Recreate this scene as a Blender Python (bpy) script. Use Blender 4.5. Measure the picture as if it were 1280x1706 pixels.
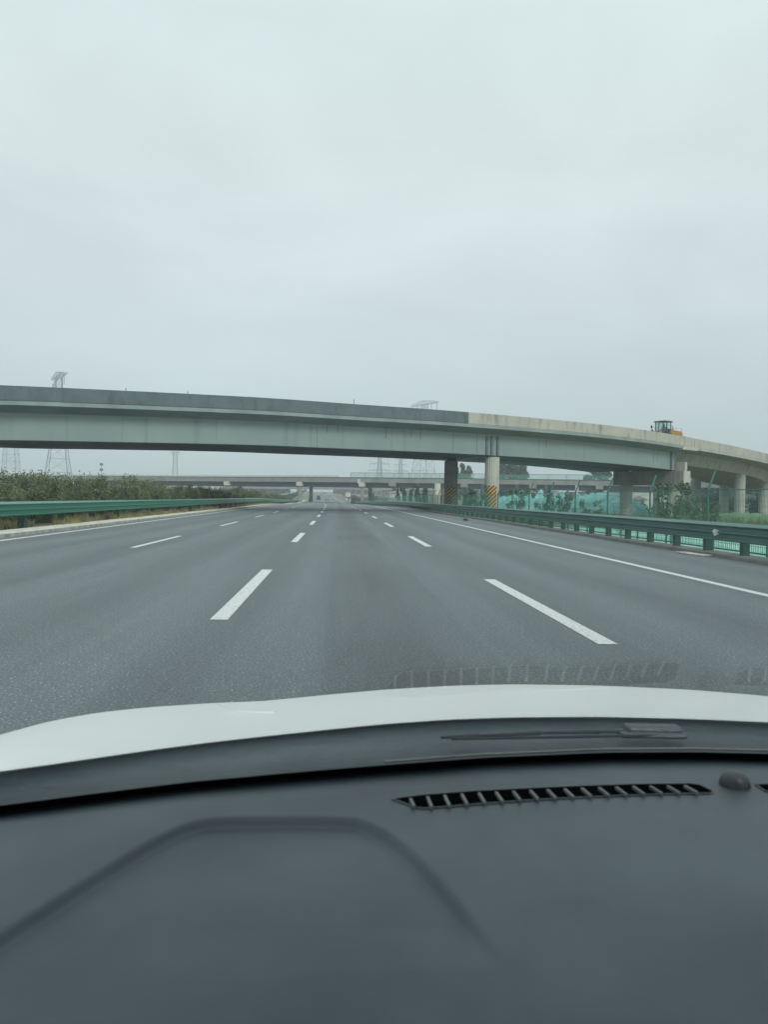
import bpy, bmesh, math, random
import numpy as np
from mathutils import Vector, Matrix, noise
R = math.radians
random.seed(7)
for o in list(bpy.data.objects): bpy.data.objects.remove(o)
S = bpy.context.scene
COL = S.collection

# ------------------------------------------------------------ camera
EYE = 1.33
F = 1361.0
cam = bpy.data.cameras.new('camera'); co = bpy.data.objects.new('camera', cam); COL.objects.link(co)
CM = Matrix.Rotation(R(-3.257), 3, 'Z') @ Matrix.Rotation(R(90 - .996), 3, 'X') @ Matrix.Rotation(R(1.0), 3, 'Z')
co.matrix_world = Matrix.Translation((0, 0, EYE)) @ CM.to_4x4()
cam.sensor_fit = 'VERTICAL'; cam.sensor_height = 24; cam.lens = 24 * F / 1706
cam.clip_start = .02; cam.clip_end = 12000
cam.dof.use_dof = True; cam.dof.focus_distance = 60; cam.dof.aperture_fstop = 6.5
S.camera = co

# ------------------------------------------------------------ sky, sun, exposure
SUN_EL, SUN_AZ = R(38), R(155)
w = bpy.data.worlds.new('World'); S.world = w; w.use_nodes = True
nt = w.node_tree; nt.nodes.clear()
def N(nt, t, **k):
    n = nt.nodes.new(t)
    for a, b in k.items():
        if a.startswith('_'): n.inputs[a[1:].replace('_', ' ')].default_value = b
        else: setattr(n, a, b)
    return n
L = lambda nt, a, b: nt.links.new(a, b)
out = N(nt, 'ShaderNodeOutputWorld'); bg = N(nt, 'ShaderNodeBackground')
sky = N(nt, 'ShaderNodeTexSky', sky_type='NISHITA', sun_disc=False, sun_elevation=SUN_EL, sun_rotation=SUN_AZ, dust_density=4.0)
geo = N(nt, 'ShaderNodeTexCoord')
sep = N(nt, 'ShaderNodeSeparateXYZ'); L(nt, geo.outputs['Generated'], sep.inputs[0])
grad = N(nt, 'ShaderNodeValToRGB')
cr = grad.color_ramp
cr.elements[0].position = 0.0; cr.elements[0].color = (.42, .49, .545, 1)
cr.elements[1].position = 1.0; cr.elements[1].color = (.95, 1.0, 1.02, 1)
for p, c in ((.10, (.465, .52, .55)), (.22, (.52, .56, .59)), (.35, (.555, .59, .605)), (.5, (.555, .605, .615)), (.7, (.72, .77, .79))):
    e = cr.elements.new(p); e.color = (*c, 1)
L(nt, sep.outputs['Z'], grad.inputs[0])
mp = N(nt, 'ShaderNodeMapping'); mp.inputs['Scale'].default_value = (1, 1, 2.6); mp.inputs['Rotation'].default_value = (0, .25, .3)
L(nt, geo.outputs['Generated'], mp.inputs[0])
ns = N(nt, 'ShaderNodeTexNoise', _Scale=2.3, _Detail=5.0, _Roughness=.5, _Distortion=.4)
L(nt, mp.outputs[0], ns.inputs['Vector'])
mr = N(nt, 'ShaderNodeMapRange'); mr.inputs['From Min'].default_value = .3; mr.inputs['From Max'].default_value = .7
mr.inputs['To Min'].default_value = .91; mr.inputs['To Max'].default_value = 1.08
L(nt, ns.outputs[0], mr.inputs[0])
mul = N(nt, 'ShaderNodeVectorMath', operation='SCALE'); L(nt, grad.outputs[0], mul.inputs[0]); L(nt, mr.outputs[0], mul.inputs['Scale'])
# a little of the clear sky above the cloud layer mixed in
sk = N(nt, 'ShaderNodeVectorMath', operation='SCALE'); sk.inputs['Scale'].default_value = .06; L(nt, sky.outputs[0], sk.inputs[0])
mx = N(nt, 'ShaderNodeMix', data_type='RGBA'); mx.inputs[0].default_value = .10
L(nt, mul.outputs[0], mx.inputs[6]); L(nt, sk.outputs[0], mx.inputs[7])
L(nt, mx.outputs[2], bg.inputs[0]); bg.inputs[1].default_value = 1.0
L(nt, bg.outputs[0], out.inputs[0])
sl = bpy.data.lights.new('sun', 'SUN'); sl.energy = 1.15; sl.angle = R(20); sl.color = (1, .97, .92)
so = bpy.data.objects.new('sun', sl); COL.objects.link(so)
sd = Vector((math.sin(SUN_AZ) * math.cos(SUN_EL), math.cos(SUN_AZ) * math.cos(SUN_EL), math.sin(SUN_EL)))
so.rotation_euler = sd.to_track_quat('Z', 'Y').to_euler(); so.location = (0, -20, 60)
S.view_settings.view_transform = 'Standard'; S.view_settings.look = 'None'
S.view_settings.exposure = 0.70; S.view_settings.gamma = 1
S.render.engine = 'CYCLES'
S.cycles.volume_bounces = 1; S.cycles.transparent_max_bounces = 24

# ------------------------------------------------------------ helpers
def ray(px, py):
    return (CM @ Vector(((px - 640) / F, (853 - py) / F, -1)))
def at(px, py, Y):
    d = ray(px, py); return Vector((0, 0, EYE)) + d * (Y / d.y)
def atz(px, py, z):
    d = ray(px, py); return Vector((0, 0, EYE)) + d * ((z - EYE) / d.z)
def smooth(a, b, x):
    t = min(1, max(0, (x - a) / (b - a))); return t * t * (3 - 2 * t)
def zr(y):                                            # long profile of the motorway
    pts = ((-60, 0), (110, 0), (200, -.5), (290, -.95), (420, -.5), (1050, 7.6), (1250, 8.9), (1600, 9.3), (9999, 9.3))
    for (a, za), (b, zb) in zip(pts, pts[1:]):
        if y <= b:
            t = (y - a) / (b - a)
            return za + (zb - za) * (t if 420 <= a < 1000 else t * t * (3 - 2 * t))
    return 9.3
def sh(y):                                            # gentle bend to the left
    if y < 30: return 0
    if y < 200: return -(y - 30) ** 2 / 16000
    return -1.806 - (y - 200) * .02125
def gz(x, y):
    s = x - sh(y); z = zr(y)
    if s > 10.4: z -= .85 * smooth(10.6, 14.5, s)
    elif s < -9.7: z += .02 - .06 * smooth(-11.5, -9.7, s) * smooth(-9.7, -11.5, s)
    if s < -36: z -= .8 * smooth(-36, -42, s)
    if s > 16 or s < -42:
        z += .35 * noise.noise(Vector((x * .03, y * .03, 0)))
    return z

class MB:
    def __init__(s): s.v = []; s.f = []; s.m = []
    def add(s, vs, fs, mi=0):
        o = len(s.v); s.v += [tuple(v) for v in vs]; s.f += [tuple(i + o for i in f) for f in fs]; s.m += [mi] * len(fs)
    def box(s, c, d, M=None, mi=0):
        x, y, z = d[0] / 2, d[1] / 2, d[2] / 2
        vs = [Vector((a, b, e)) for a in (-x, x) for b in (-y, y) for e in (-z, z)]
        if M is not None: vs = [M @ v for v in vs]
        vs = [v + Vector(c) for v in vs]
        s.add(vs, [(0, 1, 3, 2), (4, 6, 7, 5), (0, 4, 5, 1), (2, 3, 7, 6), (0, 2, 6, 4), (1, 5, 7, 3)], mi)
    def bar(s, a, b, w, h=None, mi=0):
        a = Vector(a); b = Vector(b); h = h or w; d = b - a; l = d.length
        if l < 1e-6: return
        q = d.to_track_quat('Y', 'Z').to_matrix()
        s.box((a + b) / 2, (w, l, h), q, mi)
    def tube(s, a, b, r0, r1=None, n=12, cap=True, mi=0):
        a = Vector(a); b = Vector(b); r1 = r0 if r1 is None else r1
        q = (b - a).to_track_quat('Z', 'Y').to_matrix(); vs = []
        for p, r in ((a, r0), (b, r1)):
            for i in range(n):
                t = 2 * math.pi * i / n; vs.append(p + q @ Vector((r * math.cos(t), r * math.sin(t), 0)))
        fs = [(i, (i + 1) % n, n + (i + 1) % n, n + i) for i in range(n)]
        if cap: fs += [tuple(reversed(range(n))), tuple(range(n, 2 * n))]
        s.add(vs, fs, mi)
    def path(s, rows, close=False, mi=0):             # loft rows of equal length
        n = len(rows[0]); vs = [v for r in rows for v in r]; fs = []
        for i in range(len(rows) - 1):
            for j in range(n if close else n - 1):
                k = (j + 1) % n; fs.append((i * n + j, i * n + k, (i + 1) * n + k, (i + 1) * n + j))
        s.add(vs, fs, mi)
    def loop(s, rows, mi=0):                          # closed section loft with end caps
        s.path(rows, True, mi); n = len(rows[0]); o = len(s.v) - n * len(rows)
        s.f += [tuple(o + i for i in reversed(range(n))), tuple(o + n * (len(rows) - 1) + i for i in range(n))]; s.m += [mi] * 2
    def prism(s, pts, y0, y1, T=None, mi=0):          # polygon in xz extruded along y
        T = T or (lambda v: v); n = len(pts)
        vs = [T(Vector((p[0], y, p[1]))) for y in (y0, y1) for p in pts]
        fs = [(i, (i + 1) % n, n + (i + 1) % n, n + i) for i in range(n)] + [tuple(reversed(range(n))), tuple(range(n, 2 * n))]
        s.add(vs, fs, mi)
    def mesh(s, name, mats, smoothf=False):
        me = bpy.data.meshes.new(name); me.from_pydata(s.v, [], s.f)
        for m in (mats if isinstance(mats, (list, tuple)) else [mats]): me.materials.append(m)
        if any(s.m): me.polygons.foreach_set('material_index', s.m)
        if smoothf: me.polygons.foreach_set('use_smooth', [True] * len(s.f))
        me.update(); return me
    def build(s, name, mats, parent=None, smoothf=False, fix=True, bevel=0, angle=None):
        me = s.mesh(name, mats, smoothf)
        if fix:
            bm = bmesh.new(); bm.from_mesh(me); bmesh.ops.recalc_face_normals(bm, faces=bm.faces); bm.to_mesh(me); bm.free()
        o = bpy.data.objects.new(name, me); COL.objects.link(o)
        if parent: o.parent = parent
        if bevel:
            b = o.modifiers.new('bevel', 'BEVEL'); b.width = bevel; b.segments = 2; b.limit_method = 'ANGLE'
        if angle: me.set_sharp_from_angle(angle=R(angle))
        return o
def tag(o, label=None, cat=None, group=None, kind=None):
    if label: o['label'] = label
    if cat: o['category'] = cat
    if group: o['group'] = group
    if kind: o['kind'] = kind
    return o
def empty(name, loc, rz=0):
    o = bpy.data.objects.new(name, None); COL.objects.link(o); o.location = loc; o.rotation_euler = (0, 0, rz); o.empty_display_size = .2; return o
def link_mesh(name, me, parent, loc=(0, 0, 0)):
    o = bpy.data.objects.new(name, me); COL.objects.link(o); o.parent = parent; o.location = loc; return o
def copy_tree(o, parent=None):
    c = o.copy(); COL.objects.link(c); c.parent = parent
    for ch in [x for x in bpy.data.objects if x.parent == o]: copy_tree(ch, c)
    return c

# ------------------------------------------------------------ materials
def mat(name, col, rough=.7, col2=None, scale=3., stretch=(1, 1, 1), lo=.35, hi=.65, detail=6, metal=0, bump=0, bscale=60, spec=.5, transl=0, emit=None, alpha=1, streak=None, obrand=0, coords='Object', coat=0):
    m = bpy.data.materials.new(name); m.use_nodes = True; t = m.node_tree; b = t.nodes['Principled BSDF']
    b.inputs['Base Color'].default_value = (*col, 1); b.inputs['Roughness'].default_value = rough
    b.inputs['Metallic'].default_value = metal; b.inputs['Specular IOR Level'].default_value = spec
    b.inputs['Coat Weight'].default_value = coat
    tc = N(t, 'ShaderNodeTexCoord'); last = None
    if coords == 'World':
        g = N(t, 'ShaderNodeNewGeometry'); src = g.outputs['Position']
    else: src = tc.outputs[coords]
    if col2:
        mpp = N(t, 'ShaderNodeMapping'); mpp.inputs['Scale'].default_value = stretch; L(t, src, mpp.inputs[0])
        n = N(t, 'ShaderNodeTexNoise', _Scale=scale, _Detail=float(detail), _Roughness=.6); L(t, mpp.outputs[0], n.inputs['Vector'])
        r = N(t, 'ShaderNodeMapRange'); r.inputs['From Min'].default_value = lo; r.inputs['From Max'].default_value = hi; L(t, n.outputs[0], r.inputs[0])
        x = N(t, 'ShaderNodeMix', data_type='RGBA'); x.inputs[6].default_value = (*col, 1); x.inputs[7].default_value = (*col2, 1); L(t, r.outputs[0], x.inputs[0]); last = x.outputs[2]
    if streak:                                        # rain streaks: (colour, stretch, scale, lo, hi)
        c, stv, sc, a, bb = streak
        mpp = N(t, 'ShaderNodeMapping'); mpp.inputs['Scale'].default_value = stv; L(t, src, mpp.inputs[0])
        n = N(t, 'ShaderNodeTexNoise', _Scale=sc, _Detail=4.0); L(t, mpp.outputs[0], n.inputs['Vector'])
        r = N(t, 'ShaderNodeMapRange'); r.inputs['From Min'].default_value = a; r.inputs['From Max'].default_value = bb; r.inputs['To Max'].default_value = .8; L(t, n.outputs[0], r.inputs[0])
        x = N(t, 'ShaderNodeMix', data_type='RGBA'); x.inputs[6].default_value = (*col, 1)
        if last: L(t, last, x.inputs[6])
        x.inputs[7].default_value = (*c, 1); L(t, r.outputs[0], x.inputs[0]); last = x.outputs[2]
    if obrand:
        oi = N(t, 'ShaderNodeObjectInfo'); r = N(t, 'ShaderNodeMapRange'); r.inputs['To Min'].default_value = 1 - obrand; r.inputs['To Max'].default_value = 1 + obrand; L(t, oi.outputs['Random'], r.inputs[0])
        v = N(t, 'ShaderNodeVectorMath', operation='SCALE'); v.inputs[0].default_value = col
        if last: L(t, last, v.inputs[0])
        L(t, r.outputs[0], v.inputs['Scale']); last = v.outputs[0]
    if last: L(t, last, b.inputs['Base Color'])
    if bump:
        n = N(t, 'ShaderNodeTexNoise', _Scale=float(bscale), _Detail=4.0); L(t, src, n.inputs['Vector'])
        bp = N(t, 'ShaderNodeBump'); bp.inputs['Strength'].default_value = bump; bp.inputs['Distance'].default_value = .02; L(t, n.outputs[0], bp.inputs['Height']); L(t, bp.outputs[0], b.inputs['Normal'])
    if transl:
        o = t.nodes['Material Output']; tr = N(t, 'ShaderNodeBsdfTranslucent'); tr.inputs[0].default_value = (*[min(1, c * 1.5) for c in col], 1)
        if last: L(t, last, tr.inputs[0])
        ms = N(t, 'ShaderNodeMixShader'); ms.inputs[0].default_value = transl; L(t, b.outputs[0], ms.inputs[1]); L(t, tr.outputs[0], ms.inputs[2]); L(t, ms.outputs[0], o.inputs[0])
    if alpha < 1: b.inputs['Alpha'].default_value = alpha
    return m

def asphalt():
    m = bpy.data.materials.new('asphalt'); m.use_nodes = True; t = m.node_tree; b = t.nodes['Principled BSDF']
    g = N(t, 'ShaderNodeNewGeometry'); P = g.outputs['Position']
    def noise_(scale, st=(1, 1, 1), det=4.):
        mpp = N(t, 'ShaderNodeMapping'); mpp.inputs['Scale'].default_value = st; L(t, P, mpp.inputs[0])
        n = N(t, 'ShaderNodeTexNoise', _Scale=float(scale), _Detail=det, _Roughness=.65); L(t, mpp.outputs[0], n.inputs['Vector']); return n.outputs[0]
    def rng(s, a, b_, c, d):
        r = N(t, 'ShaderNodeMapRange'); 
        for k, v in zip(('From Min', 'From Max', 'To Min', 'To Max'), (a, b_, c, d)): r.inputs[k].default_value = v
        L(t, s, r.inputs[0]); return r.outputs[0]
    def mulv(a, b_):
        n = N(t, 'ShaderNodeMath', operation='MULTIPLY'); L(t, a, n.inputs[0]); L(t, b_, n.inputs[1]); return n.outputs[0]
    grain = rng(noise_(48, det=4.), .32, .68, .5, 1.5)
    chips = rng(noise_(52, det=1.), .63, .72, 1.0, 3.2)
    big = rng(noise_(.45, (1, .12, 1)), .3, .7, .9, 1.1)
    long_ = rng(noise_(.9, (1.6, .035, 1), 5.), .3, .7, .86, 1.12)
    sp = N(t, 'ShaderNodeSeparateXYZ'); L(t, P, sp.inputs[0])
    # worn wheel tracks: two per lane, 3.75 m lanes
    ad = N(t, 'ShaderNodeMath', operation='ADD'); L(t, sp.outputs['X'], ad.inputs[0]); ad.inputs[1].default_value = 1.25 - .95
    ml = N(t, 'ShaderNodeMath', operation='MULTIPLY'); L(t, ad.outputs[0], ml.inputs[0]); ml.inputs[1].default_value = 2 * math.pi * 2 / 3.75
    cs = N(t, 'ShaderNodeMath', operation='COSINE'); L(t, ml.outputs[0], cs.inputs[0])
    wt = rng(cs.outputs[0], -1, 1, .90, 1.08)
    # oil drip line along the middle of our lane
    xa = N(t, 'ShaderNodeMath', operation='SUBTRACT'); L(t, sp.outputs['X'], xa.inputs[0]); xa.inputs[1].default_value = .62
    xb = N(t, 'ShaderNodeMath', operation='ABSOLUTE'); L(t, xa.outputs[0], xb.inputs[0])
    oil = rng(xb.outputs[0], 0, .75, 0.0, 1.0)
    on = rng(noise_(.16, (1, .5, 1), 2.), .35, .6, .72, 1.0)
    om = N(t, 'ShaderNodeMath', operation='MAXIMUM'); L(t, oil, om.inputs[0]); L(t, on, om.inputs[1])
    v = mulv(mulv(mulv(grain, chips), mulv(big, long_)), mulv(wt, om.outputs[0]))
    c = N(t, 'ShaderNodeVectorMath', operation='SCALE'); c.inputs[0].default_value = (.118, .138, .144); L(t, v, c.inputs['Scale'])
    L(t, c.outputs[0], b.inputs['Base Color']); b.inputs['Roughness'].default_value = .72; b.inputs['Specular IOR Level'].default_value = .35
    bp = N(t, 'ShaderNodeBump'); bp.inputs['Strength'].default_value = .35; bp.inputs['Distance'].default_value = .01; L(t, noise_(90, det=2.), bp.inputs['Height']); L(t, bp.outputs[0], b.inputs['Normal'])
    return m
def stripes():
    m = bpy.data.materials.new('hazard stripes'); m.use_nodes = True; t = m.node_tree; b = t.nodes['Principled BSDF']
    tc = N(t, 'ShaderNodeTexCoord'); sp = N(t, 'ShaderNodeSeparateXYZ'); L(t, tc.outputs['UV'], sp.inputs[0])
    a = N(t, 'ShaderNodeMath', operation='SUBTRACT'); L(t, sp.outputs[1], a.inputs[0]); L(t, sp.outputs[0], a.inputs[1])
    d = N(t, 'ShaderNodeMath', operation='MULTIPLY'); L(t, a.outputs[0], d.inputs[0]); d.inputs[1].default_value = 1 / .40
    f = N(t, 'ShaderNodeMath', operation='FRACT'); L(t, d.outputs[0], f.inputs[0])
    g = N(t, 'ShaderNodeMath', operation='GREATER_THAN'); L(t, f.outputs[0], g.inputs[0]); g.inputs[1].default_value = .5
    x = N(t, 'ShaderNodeMix', data_type='RGBA'); x.inputs[6].default_value = (.035, .035, .04, 1); x.inputs[7].default_value = (.62, .36, .05, 1); L(t, g.outputs[0], x.inputs[0])
    L(t, x.outputs[2], b.inputs['Base Color']); b.inputs['Roughness'].default_value = .6
    return m
def glass_mat():
    m = bpy.data.materials.new('windscreen glass'); m.use_nodes = True; t = m.node_tree; t.nodes.remove(t.nodes['Principled BSDF']); o = t.nodes['Material Output']
    tr = N(t, 'ShaderNodeBsdfTransparent'); tr.inputs[0].default_value = (.90, .955, .938, 1)
    gl = N(t, 'ShaderNodeBsdfGlossy'); gl.inputs['Roughness'].default_value = .0
    fr = N(t, 'ShaderNodeFresnel'); gg = N(t, 'ShaderNodeNewGeometry'); io = N(t, 'ShaderNodeMapRange'); io.inputs['To Min'].default_value = 1.5; io.inputs['To Max'].default_value = 1 / 1.5
    L(t, gg.outputs['Backfacing'], io.inputs[0]); L(t, io.outputs[0], fr.inputs[0])
    mm = N(t, 'ShaderNodeMath', operation='MULTIPLY'); mm.inputs[1].default_value = 1.85; mm.use_clamp = True; L(t, fr.outputs[0], mm.inputs[0])
    ms = N(t, 'ShaderNodeMixShader'); L(t, mm.outputs[0], ms.inputs[0]); L(t, tr.outputs[0], ms.inputs[1]); L(t, gl.outputs[0], ms.inputs[2]); L(t, ms.outputs[0], o.inputs[0])
    return m
def clear_mat(name, tint):
    m = bpy.data.materials.new(name); m.use_nodes = True; t = m.node_tree; t.nodes.remove(t.nodes['Principled BSDF']); o = t.nodes['Material Output']
    tr = N(t, 'ShaderNodeBsdfTransparent'); tr.inputs[0].default_value = (*tint, 1); gl = N(t, 'ShaderNodeBsdfGlossy'); gl.inputs['Roughness'].default_value = .03
    ms = N(t, 'ShaderNodeMixShader'); ms.inputs[0].default_value = .12; L(t, tr.outputs[0], ms.inputs[1]); L(t, gl.outputs[0], ms.inputs[2]); L(t, ms.outputs[0], o.inputs[0]); return m

M = dict(
    asphalt=asphalt(), stripes=stripes(), glass=glass_mat(),
    ground=mat('field ground', (.10, .125, .06), .95, (.17, .15, .10), .08, coords='World', detail=10),
    paint=mat('road paint', (.62, .64, .63), .6, (.26, .28, .29), 22, lo=.53, hi=.66, coords='World', bump=.2),
    kerb=mat('kerb concrete', (.60, .60, .53), .9, (.34, .33, .28), 2.5, coords='World', bump=.3, bscale=30),
    kerb2=mat('berm concrete', (.16, .165, .15), .9, (.09, .10, .09), 1.8, coords='World', bump=.3, bscale=30),
    steel=mat('painted steel', (.255, .33, .31), .45, (.215, .285, .275), .22, coords='World', streak=((.14, .19, .19), (1.5, 1.5, .05), 1.0, .60, .80)),
    steel_shade=mat('shade painted bottom plate', (.012, .034, .050), .6, (.012, .028, .042), .5, coords='World'),  # backlit shade of the soffit painted into the plate colour
    steeld=mat('painted steel stain', (.10, .14, .15), .6, (.14, .18, .18), 2),
    slab=mat('deck slab concrete', (.27, .335, .325), .85, (.20, .25, .25), .35, coords='World'),
    dark=mat('dark rough concrete', (.125, .158, .168), .92, (.098, .125, .134), .7, coords='World', streak=((.075, .085, .09), (1.6, 1.6, .5), 1.1, .54, .72), bump=.2, bscale=12),
    beige=mat('new beige concrete', (.46, .44, .37), .88, (.37, .37, .33), .35, coords='World', streak=((.20, .21, .19), (1.3, 1.3, .30), 1.2, .52, .74), bump=.15, bscale=10),
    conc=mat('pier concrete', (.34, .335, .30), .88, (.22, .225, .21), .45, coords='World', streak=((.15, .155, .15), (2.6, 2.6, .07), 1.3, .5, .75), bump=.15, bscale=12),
    patch=mat('pale concrete patch', (.50, .49, .42), .88, (.42, .41, .36), 1.2),
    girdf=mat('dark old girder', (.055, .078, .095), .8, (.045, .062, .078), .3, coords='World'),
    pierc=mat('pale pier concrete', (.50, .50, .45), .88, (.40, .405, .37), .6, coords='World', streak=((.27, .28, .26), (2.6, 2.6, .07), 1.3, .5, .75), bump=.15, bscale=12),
    concf=mat('old bridge concrete', (.27, .285, .27), .88, (.19, .205, .20), .25, coords='World'),
    white=mat('pale concrete cap', (.62, .60, .53), .85, (.48, .47, .42), .8, coords='World'),
    green=mat('green painted rail', (.022, .21, .13), .35, (.04, .19, .135), 1.1, coords='World', streak=((.10, .20, .17), (.4, .4, 3), 1.2, .62, .8)),
    greend=mat('dusty green rail', (.065, .17, .145), .45, (.05, .13, .115), 1.2, coords='World', streak=((.12, .19, .17), (.4, .4, 3), 1.2, .6, .8)),
    post=mat('green post paint', (.01, .06, .052), .5, (.03, .075, .06), 4),
    fpost=mat('faded green fence post', (.045, .17, .135), .5, (.04, .14, .11), 3),
    wire=mat('green fence wire', (.05, .23, .17), .5, (.04, .18, .13), 3),
    gmound=mat('fresh green weeds', (.075, .17, .075), .95, (.14, .23, .13), .9, coords='World', bump=.8, bscale=2),
    netb=mat('blue green netting', (.10, .33, .31), .9, (.27, .50, .49), .7, coords='World', detail=10, bump=1, bscale=2),
    net=mat('green dust netting', (.17, .46, .36), .9, (.42, .66, .56), .9, coords='World', detail=9, bump=.8, bscale=3),
    scrnet=mat('green bridge netting', (.10, .42, .33), .9, (.12, .36, .30), 1, alpha=.38),
    leaf=mat('shrub leaves', (.070, .115, .055), .6, (.20, .225, .115), 2.2, coords='Object', transl=.32, obrand=.3, detail=3),
    leafd=mat('dark leaves', (.030, .055, .035), .65, (.055, .085, .045), 1.5, transl=.2, obrand=.15),
    leafs=mat('sapling leaves', (.042, .09, .045), .6, (.09, .13, .06), 2, transl=.25, obrand=.2),
    leafr=mat('reddish sapling leaves', (.11, .075, .055), .6, (.06, .09, .05), 2, transl=.2),
    bark=mat('bark', (.11, .095, .08), .9, (.07, .06, .05), 8),
    dry=mat('dry grass', (.33, .27, .14), .9, (.15, .16, .07), 1.3, coords='World', lo=.42, hi=.6, transl=.2),
    grass=mat('weeds', (.085, .16, .05), .9, (.16, .19, .08), .5, coords='World', transl=.2),
    mesh=mat('galvanised lattice', (.33, .39, .40), .5, (.26, .31, .32), 2),
    house=mat('white render', (.62, .62, .58), .9, (.5, .5, .47), .6, streak=((.3, .3, .28), (1, 1, .2), 1, .6, .8)),
    roof=mat('grey roofing', (.30, .31, .32), .8, (.22, .22, .23), 1.5),
    dglass=mat('dark window', (.03, .04, .045), .15, (.04, .05, .055), 2),
    wcar=mat('white car paint', (.86, .89, .875), .4, (.84, .87, .86), 1.5, coat=.15, spec=.3),
    frit=mat('black ceramic band', (.004, .004, .004), .9, (.003, .003, .003), 10, spec=.05),
    cowl=mat('cowl plastic', (.022, .035, .047), .40, (.065, .085, .092), 1.6, bump=.25, bscale=30),
    dash=mat('dashboard plastic', (.023, .037, .047), .47, (.052, .073, .080), 2.6, bump=.10, bscale=700, spec=.42, detail=8),  # paler mottle paints uneven sheen into the plastic colour
    dashi=mat('cabin lining', (.06, .065, .065), .9, (.05, .055, .055), 10),
    black=mat('black rubber', (.008, .009, .010), .7, (.012, .013, .014), 10),
    domeb=mat('sensor dome plastic', (.016, .021, .025), .4, (.028, .034, .04), 10),
    ventb=mat('vent depth black', (.002, .002, .002), 1, (.003, .003, .003), 10, spec=0),
    fin=mat('vent fin plastic', (.085, .10, .11), .6, (.12, .135, .14), 20),
    seal=mat('glass seal', (.13, .15, .155), .3, (.10, .12, .12), 8),
    yel=mat('machine yellow', (.44, .235, .05), .55, (.27, .17, .07), 3.5),
    mdark=mat('machine dark metal', (.035, .045, .05), .5, (.05, .06, .065), 3),
    tyre=mat('tyre', (.02, .02, .022), .85, (.035, .035, .035), 10),
    cabg=clear_mat('cab glass', (.80, .88, .88)),
    red=mat('tail lamp red', (.4, .02, .02), .3, (.35, .02, .02), 3),
    carb=mat('black car paint', (.02, .022, .026), .25, (.025, .027, .03), 2),
    carg=mat('grey car paint', (.25, .27, .29), .3, (.22, .24, .26), 2),
    refl=mat('pale reflector', (.75, .76, .72), .4, (.65, .66, .62), 5),
)

# ============================================================ GROUND AND ROADS
ys = [-60, -30, 0, 10, 20] + list(range(30, 301, 10)) + list(range(320, 1701, 30)) + [2000, 2600, 3400, 4500]
def strip(name, s0, s1, dz, m, yl=ys, nx=1, parent=None, step=None):
    b = MB(); rows = []
    for y in yl:
        rows.append([Vector((sh(y) + s0 + (s1 - s0) * i / nx, y, zr(y) + dz)) for i in range(nx + 1)])
    b.path(rows); return b.build(name, m, parent, fix=False)
def up(o):
    me = o.data
    bm = bmesh.new(); bm.from_mesh(me)
    for f in bm.faces:
        if f.normal.z < 0: f.normal_flip()
    bm.to_mesh(me); bm.free(); return o
xs = [-3500, -1500, -700, -350, -200, -120, -80, -60, -50, -42, -39, -36, -20, -14, -11.5, -10.5, -9.7, -9, -5, 0, 5, 9.8, 10.4, 11, 12, 13, 14, 15, 16, 18, 21, 25, 30, 36, 45, 55, 70, 90, 120, 180, 260, 400, 700, 1500, 3500]
b = MB(); b.path([[Vector((sh(y) + x, y, gz(sh(y) + x, y) - (.06 if -10 < x < 10.4 else .03))) for x in xs] for y in ys])
ground = up(b.build('ground', M['ground'], smoothf=True, fix=False)); tag(ground, kind='structure')
YR = [y for y in ys if y <= 1700]
road = up(strip('road', -9.75, 9.55, 0, M['asphalt'], YR, 6)); tag(road, kind='structure')
opp = up(strip('opposite_road', -35.5, -17.0, .03, M['asphalt'], YR, 4)); tag(opp, kind='structure')
up(strip('edge_line', -9.10, -8.93, .005, M['paint'], YR, parent=road))
up(strip('edge_line', 6.20, 6.38, .005, M['paint'], YR, parent=road))
def dash_at(s, y, L_=6, w_=.16):
    b = MB(); n = 3; rows = [[Vector((sh(y + L_ * i / n) + s + a * w_ / 2, y + L_ * i / n, zr(y + L_ * i / n) + .005)) for a in (-1, 1)] for i in range(n + 1)]
    b.path(rows); up(b.build('lane_dash', M['paint'], road, fix=False))
for s, y0, wd in ((-5.0, 5.3, .15), (-1.245, 8.75, .19), (2.54, 7.45, .19)):
    k = 0
    y = y0
    while y < 430: 
        dash_at(s, y, w_=wd); y += 15
# kerbs
def kerb(name, s0, s1, h, m, y0, y1, st=2.0, jit=0):
    b = MB(); y = y0; rows = []
    while y <= y1:
        j = random.uniform(-jit, jit)
        rows.append([Vector((sh(y) + s, y, zr(y) + z)) for s, z in ((s0 + j, -.05), (s0 + .03 + j, h), (s1, h), (s1, -.05))]); y += st
    b.loop(rows); return tag(b.build(name, m), kind='structure')
kerb('kerb', -9.55, -10.55, .10, M['kerb'], 10, 420, 5, .015)
kerb('shoulder_kerb', 9.35, 10.15, .08, M['kerb2'], 8, 330, 1.5, .05)
b = MB()
for (x, y, l) in ((9.02, 20.6, 1.3),): b.box((x + .2, y, .02), (.3, l, .04), Matrix.Rotation(.1, 3, 'Z'))
tag(b.build('kerb_rubble', M['kerb'], bevel=.02), 'broken pale concrete lumps lying on the right shoulder edge', 'rubble')

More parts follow.
